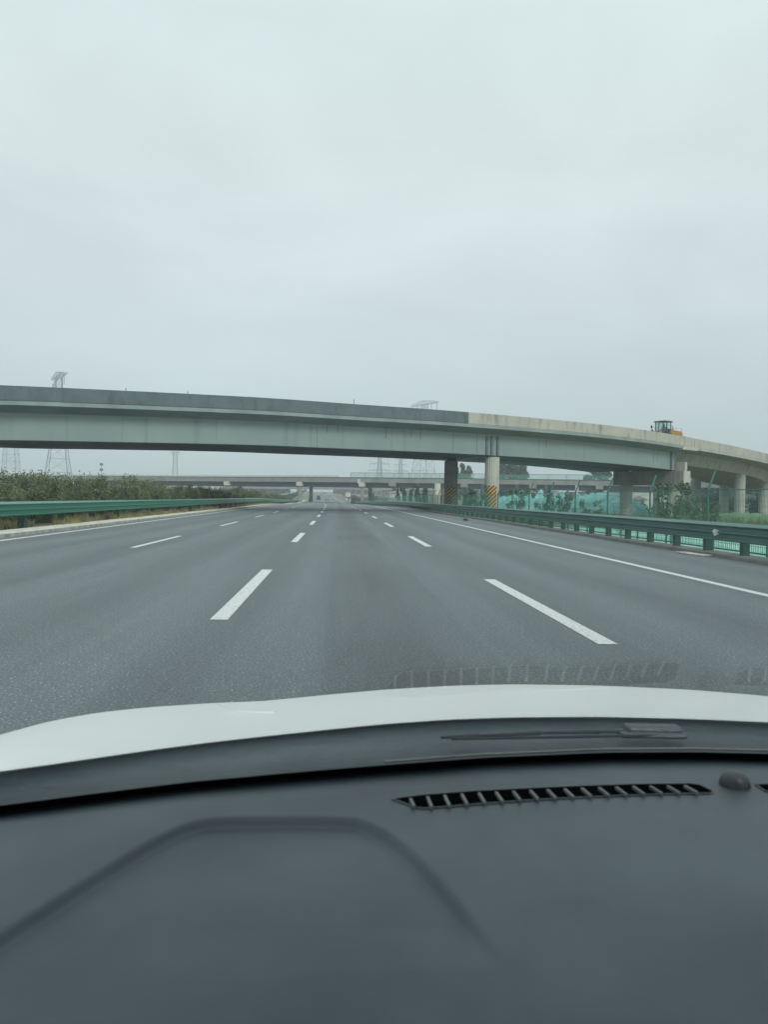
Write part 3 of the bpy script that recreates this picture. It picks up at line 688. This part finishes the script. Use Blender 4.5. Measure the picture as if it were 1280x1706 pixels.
# netting over soil
def netsheet(name, label, x0, x1, y0, y1, amp, base, seed, nx=70, ny=90, m='net'):
    b = MB(); rows = []
    for j in range(ny + 1):
        y = y0 + (y1 - y0) * j / ny; r = []
        for i in range(nx + 1):
            x = x0 + (x1 - x0) * i / nx; e = smooth(0, .14, i / nx) * smooth(0, .14, 1 - i / nx) * smooth(0, .1, j / ny) * smooth(0, .1, 1 - j / ny)
            v = Vector((x * .12, y * .10, seed)); n_ = noise.noise(v) * .55 + noise.noise(v * 3.1) * .35 + abs(noise.noise(v * 8)) * .45 - .25 * abs(noise.noise(v * 5.3))
            r.append(Vector((x, y, gz(x, y) - .15 + e * (base + amp * n_))))
        rows.append(r)
    b.path(rows); return tag(up(b.build(name, M[m], smoothf=True, fix=False)), label, 'netting')
netsheet('dust_netting', 'pale green dust netting spread on the ground just behind the low fence', 14.3, 25, 15, 66, .35, .32, 1)
netsheet('dust_netting', 'mound of soil under crumpled green netting left of the joint pier', 28, 47, 112, 170, 3.4, 2.4, 2, m='netb')
netsheet('dust_netting', 'low strip of green netting between the striped piers and the white house', 15.5, 34, 98, 150, .8, .7, 3)
netsheet('earth_mound', 'grassy green mound at the right edge beneath the curved span', 42, 66, 78, 104, .7, 1.0, 5, m='gmound')['category'] = 'mound'

# ============================================================ PYLONS
def pylon(name, base, H, w0, wt, rz, label, arm=10, kind=0, t=.16):
    e = empty(name, base, rz); tag(e, label, 'pylon')
    b = MB(); n = 9
    def wz(k): 
        f = k / n; return w0 + (wt - w0) * (1 - (1 - f) ** 1.7)
    for k in range(n):
        a, c = wz(k) / 2, wz(k + 1) / 2; za, zc_ = H * .9 * k / n, H * .9 * (k + 1) / n
        cs = [(-1, -1), (1, -1), (1, 1), (-1, 1)]
        for i in range(4):
            u, v = cs[i], cs[(i + 1) % 4]
            b.bar((u[0] * a, u[1] * a, za), (u[0] * c, u[1] * c, zc_), t * 1.3)
            b.bar((u[0] * a, u[1] * a, za), (v[0] * c, v[1] * c, zc_), t * .6); b.bar((v[0] * a, v[1] * a, za), (u[0] * c, u[1] * c, zc_), t * .6)
            b.bar((u[0] * c, u[1] * c, zc_), (v[0] * c, v[1] * c, zc_), t * .7)
    o = b.build('tower_body', M['mesh'], e)
    def arm_(z, L_, hh):
        b = MB(); m_ = 8
        for s in (-1, 1):
            for k in range(m_):
                x0, x1 = s * L_ * k / m_, s * L_ * (k + 1) / m_; h0, h1 = hh * (1 - .75 * k / m_), hh * (1 - .75 * (k + 1) / m_)
                for yy in (-wt / 2, wt / 2):
                    b.bar((x0, yy, z), (x1, yy, z), t * .7); b.bar((x0, yy, z + h0), (x1, yy, z + h1), t * .7); b.bar((x0, yy, z), (x1, yy, z + h1), t * .4)
                b.bar((x1, -wt / 2, z), (x1, wt / 2, z), t * .6); b.bar((x0, -wt / 2, z + h0), (x1, wt / 2, z + h1), t * .6)
        b.build('cross_arm', M['mesh'], e)
        b = MB()
        for x in (-L_ * .97, -L_ * .55, L_ * .55, L_ * .97): b.tube((x, 0, z), (x, 0, z - 4), .16, n=6)
        b.build('insulator', M['mesh'], e)
    if kind == 0: arm_(H * .90, arm, H * .035)
    elif kind == 1:
        for f in (.55, .7, .85): arm_(H * f, arm * (1.15 - (f - .55)), H * .04)
    return e
c = at(96, 820, 335); pylon('pylon', (c.x, 335, gz(c.x, 335)), 54.5, 12, 2.2, R(-62), 'lattice pylon whose flat crossarm rises above the left end of the overpass', 11.5)
c = at(17, 820, 500); pylon('pylon', (c.x, 500, gz(c.x, 500) - 1), 41, 11, 6.2, R(40), 'lattice pylon at the far left edge with only its legs showing', 8, t=.2)
c = at(705, 820, 430); pylon('pylon', (c.x, 430, gz(c.x, 430)), 58, 15, 2.6, R(-66), 'lattice pylon with its crossarm just above the middle of the overpass', 13)
c = at(632, 820, 800); pylon('pylon', (c.x, 800, gz(c.x, 800)), 44, 9, 2.5, R(15), 'distant slim pylon with stacked crossarms above the low bridge', 10, 1, .3)
c = at(667, 820, 980); pylon('pylon', (c.x, 980, gz(c.x, 980)), 50, 8, 2.5, R(15), 'faintest pylon between the two others right of the motorway', 8, 1, .3)
c = at(291, 820, 900); pylon('pylon', (c.x, 900, gz(c.x, 900)), 46, 9, 3.5, R(5), 'thin faint pylon rising alone behind the left part of the low bridge', 5, 0, .3)
c = at(168, 820, 520); e = empty('antenna_mast', (c.x, 520, gz(c.x, 520))); tag(e, 'thin mast with two dark clusters of panels behind the median shrubs', 'mast')
b = MB(); b.tube((0, 0, 0), (0, 0, 19.5), .28, .14, 8); b.build('pole', M['mesh'], e)
for z in (15.7, 19.0):
    b = MB()
    for k in range(6): b.box((math.cos(k) * .75, math.sin(k) * .75, z), (.45, .3, 1.5), Matrix.Rotation(k, 3, 'Z'))
    b.build('antenna_cluster', M['mdark'], e)

# ============================================================ BUILDINGS (small, beyond the fence)
def house(px, Y, w, d_, h, rz, label, rh=.9, m='house'):
    c = at(px, 830, Y); e = empty('house', (c.x, Y, gz(c.x, Y)), rz); tag(e, label, 'house')
    b = MB(); b.box((0, 0, h / 2 - .3), (w, d_, h + .6)); b.build('wall', M[m], e)
    b = MB(); b.prism([(-w / 2 - .3, h), (w / 2 + .3, h), (w / 2 + .3, h + .12), (0, h + rh), (-w / 2 - .3, h + .12)], -d_ / 2 - .3, d_ / 2 + .3); b.build('roof', M['roof'], e)
    b = MB(); b.box((w * .12, -d_ / 2 - .02, 1.0), (.95, .08, 2.0)); b.build('door', M['dglass'], e)
    for i, x in enumerate((-w * .3, w * .36)):
        f = MB(); f.box((x, -d_ / 2 - .02, 1.7), (1.15, .06, 1.15)); fo = f.build('window', M['house'], e); g = MB(); g.box((x, -d_ / 2 - .06, 1.7), (.95, .04, .95)); g.build('pane', M['dglass'], fo)
    return e
house(932, 170, 4.6, 5, 3.6, R(15), 'small white house with a dark door seen between the fence posts')
house(886, 176, 6, 5, 2.6, R(5), 'low white shed left of the small white house')
house(1058, 176, 3.5, 4, 3.0, R(5), 'tiny white hut beside the left cap beam column')
house(660, 262, 5, 6, 4.4, R(5), 'pale block house left of the conifers beyond the guardrail')
house(634, 330, 12, 6, 3.0, R(0), 'long pale shed right of the far bridge pier', m='concf')
house(1078, 300, 14, 6, 7.0, R(5), 'long white building seen under the cap beam')
house(408, 520, 16, 8, 4, R(0), 'white low building beyond the median left of the far pier')
house(340, 420, 24, 8, 7.0, R(0), 'long pale hall roof showing under the low bridge on the left')
house(580, 470, 3, 4, 4.6, R(0), 'pale hut with reddish base beside the rising motorway')
# far tree belts
def belt(name, label, segs, hgt, dep, n, size, seed):
    rnd = random.Random(seed); b = MB()
    for _ in range(n):
        a, c = segs; t = rnd.random(); x = a[0] + (c[0] - a[0]) * t; y = a[1] + (c[1] - a[1]) * t + rnd.uniform(-dep, dep)
        hh = hgt * (.75 + .5 * noise.noise(Vector((x * .02, y * .02, seed)))); z = gz(x, y) + hh * rnd.random() ** .7; s = size * rnd.uniform(.6, 1.4)
        a_ = Vector((rnd.gauss(0, 1), rnd.gauss(0, 1), rnd.gauss(0, 1))).normalized(); t_ = a_.orthogonal().normalized(); bb = a_.cross(t_); p = Vector((x, y, z))
        b.add([p - t_ * s, p + bb * s * .7, p + t_ * s, p - bb * s * .7], [(0, 1, 2, 3)])
    return tag(b.build(name, M['leafd'], fix=False), label, 'woods', kind='stuff')
belt('far_woods', 'hazy tree belt on the horizon left of the motorway', ((-700, 900), (-45, 760)), 9, 12, 9000, 2.0, 1)
belt('far_woods', 'hazy tree belt on the horizon right of the motorway', ((-5, 900), (650, 700)), 9, 12, 9000, 2.0, 2)
belt('roadside_hedge', 'hedge along the rising median far ahead', ((-23, 340), (-44, 1150)), 2.6, 1, 9000, .8, 3)
belt('roadside_hedge', 'hedge along the right side of the motorway far ahead', ((14, 330), (-2, 1150)), 2.4, 1.5, 8000, .8, 4)

# ============================================================ WHEEL LOADER ON THE OVERPASS
sLd = s_at(1138); p, d, nn = frame(sLd)
ld = empty('wheel_loader', p + nn * 2.6 + Vector((0, 0, -1.14)), math.atan2(-d.y, -d.x) - R(10)); tag(ld, 'yellow wheel loader with a dark cab working on top of the overpass', 'loader'); ld.scale = (.9, .9, .92)
b = MB(); b.prism([(-3.1, 1.0), (-.55, 1.0), (-.55, 1.95), (-1.0, 2.25), (-2.9, 2.1), (-3.1, 1.8)], -.75, .75); b.build('engine_cover', M['yel'], ld, bevel=.06)
b = MB(); b.box((-3.15, 0, 1.1), (.35, 2.1, .8)); b.build('counterweight', M['yel'], ld, bevel=.05)
b = MB(); b.box((.9, 0, 1.05), (2.2, .9, .7)); b.box((-.2, 0, .95), (1.6, .8, .5)); b.build('chassis', M['yel'], ld, bevel=.03)
for s in (-1, 1):
    b = MB(); b.prism([(.4, 1.6), (.75, 2.0), (1.9, 1.75), (3.1, .75), (2.9, .55), (1.7, 1.35)], s * .5 - .09, s * .5 + .09); b.build('lift_arm', M['yel'], ld)
b = MB(); b.tube((.6, 0, 1.7), (2.2, 0, 1.9), .09, n=10); b.bar((2.1, 0, 2.1), (2.5, 0, 1.0), .12); b.bar((1.9, 0, 1.5), (2.15, 0, 2.15), .16); b.build('hydraulic_ram', M['mdark'], ld)
b = MB(); b.prism([(2.8, .25), (3.9, .12), (3.95, .16), (3.2, .45), (3.05, .9), (3.3, 1.35), (3.2, 1.4), (2.85, 1.1)], -1.35, 1.35); b.build('bucket', M['mdark'], ld)
cb = MB()
X0, X1, Y0, Y1 = -.75, .75, -.7, .7
for x in (X0, .05, X1):
    for yv in (Y0, Y1): cb.bar((x, yv, 1.3), (x * .96, yv * .96, 3.2), .1)
cb.box((0, 0, 1.55), (1.62, 1.5, .55)); cb.box((-.55, 0, 2.05), (.5, 1.46, .6))
cab = cb.build('cab', M['mdark'], ld)
b = MB(); b.prism([(-1.0, 3.2), (.95, 3.2), (1.0, 3.28), (.7, 3.38), (-.85, 3.36)], -.85, .85); b.build('cab_roof', M['mdark'], cab, bevel=.03)
b = MB(); 
for yv in (-.66, .66): b.box((0, yv, 2.5), (1.4, .02, 1.3))
b.box((.70, 0, 2.5), (.02, 1.24, 1.3)); b.build('cab_glass', M['cabg'], cab)
b = MB(); b.box((-.2, 0, 2.25), (.35, .5, .7)); b.box((-.05, 0, 2.0), (.5, .5, .15)); b.build('seat', M['tyre'], cab)
for s in (-1, 1):
    b = MB(); b.bar((.85, s * .75, 2.5), (1.05, s * 1.0, 2.6), .04); b.box((1.05, s * 1.05, 2.6), (.08, .22, .42)); b.build('mirror', M['mdark'], cab)
b = MB(); b.tube((-1.5, .3, 2.2), (-1.5, .3, 2.85), .06, n=8); b.build('exhaust', M['yel'], ld)
b = MB()
for s in (-.7, .7): b.bar((-2.9, s, 2.05), (-2.9, s, 2.45), .04); b.bar((-1.3, s, 2.2), (-1.3, s, 2.45), .04); b.bar((-2.9, s, 2.45), (-1.3, s, 2.45), .04)
b.build('handrail', M['yel'], ld)
for x in (-1.9, 1.5):
    for s in (-1, 1):
        b = MB(); b.tube((x, s * .75, .72), (x, s * 1.25, .72), .72, n=24); wo = b.build('wheel', M['tyre'], ld, bevel=.06); b = MB(); b.tube((x, s * 1.2, .72), (x, s * 1.27, .72), .36, n=20); b.build('rim', M['yel'], wo)
for s in (-1, 1):
    b = MB(); b.box((1.5, s * 1.0, 1.55), (1.3, .5, .06)); b.box((2.1, s * 1.0, 1.75), (.12, .2, .25)); b.build('front_fender', M['mdark'], ld)

# ============================================================ CARS AHEAD
def car(px, Y, label, paint, van=False, oncoming=False, s_=None):
    X = (sh(Y) + s_) if s_ is not None else at(px, 830, Y).x
    e = empty('van' if van else 'car', (X, Y, zr(Y)), R(0) + (math.pi if oncoming else 0)); tag(e, label, 'van' if van else 'car')
    H = 2.3 if van else 1.5
    body = [(-2.2, .3), (2.2, .3), (2.25, .7), (2.0, .9), (1.1, 1.0), (-1.9, 1.0), (-2.25, .9)]
    top = [(1.1, 1.0), (.35, H), (-1.5, H), (-2.0, 1.0)] if not van else [(1.9, 1.0), (1.3, H), (-2.1, H), (-2.2, 1.0)]
    T = lambda v: Vector((v.y, v.x, v.z))
    b = MB(); b.prism(body, -.9, .9, T); bo = b.build('body', paint, e, bevel=.07)
    b = MB(); b.prism(top, -.75, .75, T); g = b.build('cabin', paint, e, bevel=.08)
    b = MB(); b.prism([(top[3][0] - .02, 1.08), (top[2][0] - .03, H - .12), (top[2][0] + .05, H - .12), (top[3][0] + .1, 1.08)], -.65, .65, T); b.build('rear_window', M['dglass'], e)
    b = MB(); b.prism([(top[0][0] - .1, 1.07), (top[1][0] - .05, H - .12), (top[2][0] + .15, H - .12), (top[3][0] + .25, 1.07)], -.765, .765, T); b.build('side_window', M['dglass'], e)
    for x in (-1.35, 1.35):
        for s in (-1, 1): b = MB(); b.tube((s * .7, x, .32), (s * .92, x, .32), .32, n=14); b.build('wheel', M['tyre'], e)
    for s in (-1, 1): b = MB(); b.box((s * .7, -2.27, .78), (.3, .05, .16)); b.build('tail_light', M['red'], e)
car(0, 425, 'black estate car ahead in the middle lane, the darkest on the rising motorway', M['carb'], s_=-2.9 - .5, van=True)
car(0, 385, 'grey car ahead left of the lane dashes, lower right of the black one', M['carg'], s_=.6)
car(0, 365, 'dark car in the leftmost lane just past the far bridge pier', M['carb'], s_=-6.8)
car(0, 640, 'white van farthest ahead in the middle of the rising motorway', M['wcar'], True, s_=.7)
c = at(588, 835, 262); e = empty('roadside_cabinet', (c.x + .1, 262, zr(262))); tag(e, 'dark upright cabinet at the right guardrail beside the far bridge pier', 'cabinet')
b = MB(); b.box((0, 0, .95), (1.5, .8, 1.9)); b.build('case', M['mdark'], e, bevel=.03); b = MB(); b.prism([(-.85, 1.9), (.85, 1.9), (.7, 2.05), (-.7, 2.05)], -.5, .5); b.build('lid', M['mdark'], e)

# ============================================================ OUR OWN CAR
ZD = .95; ZB = .937
oc = empty('car', (.42, 0, 0)); tag(oc, 'white car we ride in, with its bonnet, windscreen edge and grey dashboard', 'car')
def cp(mb, name, m, parent=None, **k):
    o = mb.build(name, m, **k); o.parent = parent or oc; o.matrix_parent_inverse = Matrix.Translation((-.42, 0, 0)) if parent is None else Matrix.Identity(4); return o
def lin(tab, x, i):
    if x <= tab[0][0]: return tab[0][i]
    for a, c in zip(tab, tab[1:]):
        if x <= c[0]: t = (x - a[0]) / (c[0] - a[0]); return a[i] + (c[i] - a[i]) * t
    return tab[-1][i]
def spl(tab, x, i):                                    # smooth interpolation of a table
    return sum(lin(tab, x + k * 14, i) * w_ for k, w_ in ((-2, .1), (-1, .22), (0, .36), (1, .22), (2, .1)))
# bonnet: pixel column, rear edge row, rear distance, crest row, crest distance
HT = [(-200, 1312, .98, 1276, 1.03), (-100, 1299, 1.05, 1252, 1.2), (0, 1285, 1.12, 1224, 1.45), (80, 1274, 1.17, 1202, 1.75), (160, 1262.5, 1.21, 1187.5, 2.0), (250, 1249.5, 1.25, 1178, 2.15), (350, 1236.5, 1.29, 1171.5, 2.22), (440, 1226.5, 1.33, 1168, 2.27), (540, 1216, 1.36, 1158, 2.3), (640, 1206, 1.39, 1149, 2.33), (750, 1198.5, 1.41, 1142.5, 2.35), (850, 1195, 1.42, 1140, 2.36), (1000, 1194, 1.43, 1142, 2.36), (1150, 1197.5, 1.42, 1149, 2.33), (1280, 1203, 1.41, 1159.5, 2.3), (1420, 1212, 1.39, 1180, 2.2), (1600, 1232, 1.3, 1225, 1.75), (1760, 1262, 1.2, 1260, 1.35)]
rows = []; NR = 16
px = -200
while px <= 1760:
    A = at(px, spl(HT, px, 1), spl(HT, px, 2)); B_ = at(px, spl(HT, px, 3), spl(HT, px, 4)); r = [A + Vector((0, .05, -.02)), A + Vector((0, .012, -.004)), A + Vector((0, .004, -.0015))]; r += [A, A.lerp(B_, .004)]
    for i in range(1, NR + 1):
        t = i / NR; r.append(A.lerp(B_, t) + Vector((0, 0, .009 * 4 * t * (1 - t))))
    o_ = Vector((B_.x - .42, (B_.y - .9) * 1.2, 0)); o_.normalize()
    for k, (f_, g_) in enumerate(((.05, .018), (.10, .045), (.15, .09), (.19, .16), (.21, .30), (.2, .5))): r.append(B_ + o_ * f_ + Vector((0, 0, -g_)))
    rows.append(r); px += 20
b = MB(); b.path(rows); cp(b, 'bonnet', M['wcar'], smoothf=True)
# thin raised tube near the left fender, added to draw a reflected light line
rl_ = []
for px_, py_ in ((362, 1173.5), (378, 1180), (396, 1185), (425, 1187), (458, 1187)):
    A = at(px_, spl(HT, px_, 1), spl(HT, px_, 2)); B_ = at(px_, spl(HT, px_, 3), spl(HT, px_, 4)); best = None
    for i in range(101):
        t = i / 100; p = A.lerp(B_, t) + Vector((0, 0, .009 * 4 * t * (1 - t))); v = CM.transposed() @ (p - Vector((0, 0, EYE))); e_ = abs(853 - F * v.y / -v.z - py_)
        if best is None or e_ < best[0]: best = (e_, p)
    rl_.append(best[1])
b = MB()
for a, c in zip(rl_, rl_[1:]): b.tube(a, c, .0022, n=8, cap=False)
cp(b, 'bonnet_reflection', M['wcar'], smoothf=True)
# windscreen base curve on the dash plane
WT = [(-260, 1396), (-150, 1378), (0, 1354), (160, 1333), (320, 1313), (480, 1298), (640, 1284.5), (800, 1272), (1000, 1263), (1150, 1262), (1280, 1265), (1400, 1272), (1600, 1294), (1800, 1325)]
base = []
px = -260
while px <= 1800: base.append(atz(px, spl(WT, px, 1), ZB)); px += 20
AN = R(30.8); dirv = Vector((0, -math.cos(AN), math.sin(AN)))
def frit_h(i): return .034
def dv(p, L_):                                         # the glass stands a little steeper towards the driver's side
    a = R(31.6 + 1.2 * min(1, max(-.6, (.5 - p.x) / .45))); return p + Vector((0, -math.cos(a), math.sin(a))) * L_
b = MB(); b.path([[dv(p, frit_h(i)), dv(p, .45), dv(p, .8), dv(p, 1.12), dv(p, 1.2)] for i, p in enumerate(base)]); cp(b, 'windscreen', M['glass'], fix=False, smoothf=True)
b = MB(); b.path([[dv(p, -.03), dv(p, frit_h(i) - .0005)] for i, p in enumerate(base)]); cp(b, 'windscreen_band', M['frit'], fix=False)
# cowl between bonnet and glass
b = MB(); rws = []
px = -200
while px <= 1760:
    A = at(px, spl(HT, px, 1) - 3, spl(HT, px, 2)) + Vector((0, .03, -.012)); p = atz(px, spl(WT, px, 1), ZB)
    B_ = p + dirv * (frit_h(0) - .012) + Vector((0, .012, -.012)); C_ = p + Vector((0, .015, -.06)); rws.append([A + Vector((0, .05, -.03)), A, A.lerp(B_, .35) + Vector((0, 0, -.006)), A.lerp(B_, .7) + Vector((0, 0, -.004)), B_, C_]); px += 20
b.path(rws); cp(b, 'cowl', M['cowl'], smoothf=True)
b = MB(); pr = None; px = 640
while px <= 1500:
    p = atz(px, spl(WT, px, 1), ZB) + dirv * (frit_h(0) + .004) + Vector((0, .015, .0))
    if pr is not None: b.tube(pr, p, .0022, n=6, cap=False)
    pr = p; px += 20
cp(b, 'glass_seal', M['seal'], smoothf=True)
# wiper lying on the cowl
b = MB(); wp = [at(735, 1229, 1.30), at(800, 1226, 1.30), at(900, 1221.5, 1.31), at(1000, 1219.5, 1.32), at(1060, 1219, 1.32)]
for a, c in zip(wp, wp[1:]): b.tube(a, c, .0022, .0036, n=8)
cp(b, 'wiper_arm', M['black'], smoothf=True)
b = MB(); b.bar(at(752, 1231, 1.29), at(1135, 1224.5, 1.31), .004, .005); cp(b, 'wiper_blade', M['black'], bevel=.002)
b = MB(); A = at(1042, 1214, 1.33); B_ = at(1134, 1216, 1.33); b.bar(A, B_, .03, .014); b.bar(at(1030, 1222, 1.32), at(1142, 1224, 1.32), .03, .010); cp(b, 'wiper_cover', M['cowl'], bevel=.008)

# dashboard top: height field on the dash plane, with the recessed panel in front of the driver
def dz(x, y):
    return 0
poly_px = [(-330, 1760), (-130, 1618), (120, 1475), (262, 1392), (330, 1366), (400, 1361), (560, 1361), (612, 1369), (668, 1401), (740, 1470), (800, 1535), (850, 1592), (930, 1700), (960, 1760)]
poly = [atz(a, c, ZD) for a, c in poly_px]
poly = [Vector((p.x, p.y)) for p in poly]
def cat2(ps, n=8):
    return [Vector((v.x, v.y)) for v in catmull([Vector((p.x, p.y, 0)) for p in ps], n)]
line = np.array([(v.x, v.y) for v in cat2(poly)])
closed = np.vstack([line, [(line[-1][0], .3), (line[0][0] - .3, .3)]])
nxg, nyg = 560, 250
xsg = np.linspace(-.62, 1.40, nxg); 
bx = np.array([p.x for p in base]); by = np.array([p.y for p in base])
yend = np.interp(xsg, bx, by)
tg = np.linspace(0, 1, nyg)
Xg = np.repeat(xsg[None, :], nyg, 0); Yg = .40 + (yend[None, :] + .004 - .40) * tg[:, None]
def sdist(X, Y):
    D = np.full(X.shape, 9.); ins = np.zeros(X.shape, bool)
    for (ax, ay), (bx_, by_) in zip(line[:-1], line[1:]):
        vx, vy = bx_ - ax, by_ - ay; l2 = vx * vx + vy * vy + 1e-12
        t = np.clip(((X - ax) * vx + (Y - ay) * vy) / l2, 0, 1); D = np.minimum(D, np.hypot(X - ax - t * vx, Y - ay - t * vy))
    for (ax, ay), (bx_, by_) in zip(closed, np.roll(closed, -1, 0)):
        c = ((ay > Y) != (by_ > Y)) & (X < (bx_ - ax) * (Y - ay) / (by_ - ay + 1e-12) + ax); ins ^= c
    return np.where(ins, -D, D)
SD = sdist(Xg, Yg)
st = lambda a, c, x: np.clip((x - a) / (c - a), 0, 1) ** 2 * (3 - 2 * np.clip((x - a) / (c - a), 0, 1))
fade = 1 - st(.10, .42, Xg - .17) * 0
fadeR = np.clip((Yg - .67) / .07, 0, 1) ; wX = st(-.20, .10, Xg); fadeR = fadeR * wX + (1 - wX)
Zg = ZD - .0105 * (1 - st(-.0085, .0005, SD)) * (0.06 + .94 * fadeR) + .006 * np.exp(-np.clip(SD, 0, 9) / .03) * (SD > 0) * 0
# soft bevel of the outer shoulder and a gentle crown along the rear edge
Zg += -.0135 * st(.84, 1.0, tg)[:, None] - .3 * np.clip(.86 - Yg, 0, 1) ** 2 
Zg += -.05 * (1 - st(.40, .52, Yg)) + .012 * st(-.25, -.6, Xg) * 0
vs = np.stack([Xg.ravel(), Yg.ravel(), Zg.ravel()], 1)
fs = [(j * nxg + i, j * nxg + i + 1, (j + 1) * nxg + i + 1, (j + 1) * nxg + i) for j in range(nyg - 1) for i in range(nxg - 1)]
b = MB(); b.v = [tuple(v) for v in vs.tolist()]; b.f = fs; b.m = [0] * len(fs)
b.add([(-.62, .40, .90), (1.40, .40, .90), (1.40, .37, .35), (-.62, .37, .35)], [(0, 1, 2, 3)])
dash = up(b.build('dashboard', M['dash'], smoothf=True, fix=False)); dash.parent = oc; dash.matrix_parent_inverse = Matrix.Translation((-.42, 0, 0))
def dpt(px, py, dz_=0): 
    v = atz(px, py, ZD + dz_); return v
def vent(name, outline, fins, label=None):
    b = MB(); top_ = [dpt(a, c, .0012) for a, c in outline]; n = len(top_)
    b.add(top_, [tuple(range(n))]); 
    o = b.build(name, M['ventb'], dash, fix=False); up(o)
    b = MB()
    for (x0, y0, x1, y1, wv) in fins:
        A = dpt(x0, y0, .003); B2 = dpt(x1, y1, .003); b.bar(A, B2, wv, .004)
    # raised lip round the opening
    for a, c in zip(outline, outline[1:] + outline[:1]): b.bar(dpt(*a, .0005), dpt(*c, .0005), .0014, .0022)
    f = b.build('fins', M['fin'], dash, fix=True)
    return o
TL = [(653, 1331.5), (672, 1328.5), (710, 1324), (790, 1318), (880, 1313.5), (970, 1309.5), (1060, 1306.5), (1150, 1305.5), (1168, 1308), (1190, 1319)]
BL = [(1186, 1322), (1120, 1323.5), (1040, 1326), (960, 1329.5), (880, 1334), (800, 1340), (740, 1345), (708, 1347.5), (692, 1346), (672, 1338)]
fl = []
for k in range(17):
    x = 684 + 28.6 * k; yt = np.interp(x, [p[0] for p in TL], [p[1] for p in TL]) + 2.0; xb = x + 6 + k * .95
    yb = np.interp(xb, [p[0] for p in reversed(BL)], [p[1] for p in reversed(BL)]) - .6
    fl.append((x, yt + 3, xb, yb, .0034))
vent('air_vent', TL + BL, fl)
vent('air_vent', [(1259, 1307), (1300, 1306), (1500, 1312), (1500, 1330), (1300, 1322), (1275, 1318)], [(1290 + 28 * k, 1308, 1302 + 28 * k, 1320, .0034) for k in range(6)])
c = dpt(1225, 1308, 0); b = MB(); rws = []
for i in range(13):
    a = i / 12 * math.pi / 2; rr = .0205 * math.cos(a) ** .8 if i < 12 else .0004; zz = .0225 * math.sin(a)
    rws.append([Vector((c.x + rr * math.cos(t * math.pi / 14), c.y + rr * math.sin(t * math.pi / 14), ZD - .003 + zz)) for t in range(28)])
b.loop(rws); b.build('light_sensor', M['domeb'], dash, smoothf=True)
# cabin shell round the camera: floor, lining, doors, roof
b = MB(); x0, x1 = -.56, 1.40
b.box((.42, -.6, .33), (1.96, 2.0, .03)); b.box((.42, -1.6, .66), (1.96, .04, .64)); cp(b, 'cabin_floor', M['dashi'])
b = MB(); b.box((.42, -.72, 1.555), (1.96, 1.8, .03)); b.box((.42, .17, 1.53), (1.96, .05, .05)); cp(b, 'roof', M['dashi'])
for x in (-.64, 1.42):
    b = MB(); b.box((x, -.35, .64), (.05, 2.5, .60)); b.bar((x, -.45, .94), (x, -.5, 1.54), .08, .06); cp(b, 'door', M['dashi'])
for x, i in ((-.58, 0), (1.36, 1)):
    b = MB(); bpnt = base[0] if i == 0 else base[-1]; b.bar((x - (.06 if i == 0 else -.06), bpnt.y, ZD), (x, .1, 1.53), .06, .05); cp(b, 'windscreen_pillar', M['dashi'])

# ============================================================ HAZE (air between the camera and the far things)
hz = MB(); hz.box((0, 1990, 29), (7200, 5200, 64)); 
hm = bpy.data.materials.new('haze'); hm.use_nodes = True; t = hm.node_tree; t.nodes.remove(t.nodes['Principled BSDF'])
pv = N(t, 'ShaderNodeVolumePrincipled'); pv.inputs['Color'].default_value = (.86, .92, .97, 1); pv.inputs['Density'].default_value = .0005; pv.inputs['Anisotropy'].default_value = .2
L(t, pv.outputs[0], t.nodes['Material Output'].inputs['Volume'])
tag(hz.build('haze', hm), kind='stuff')
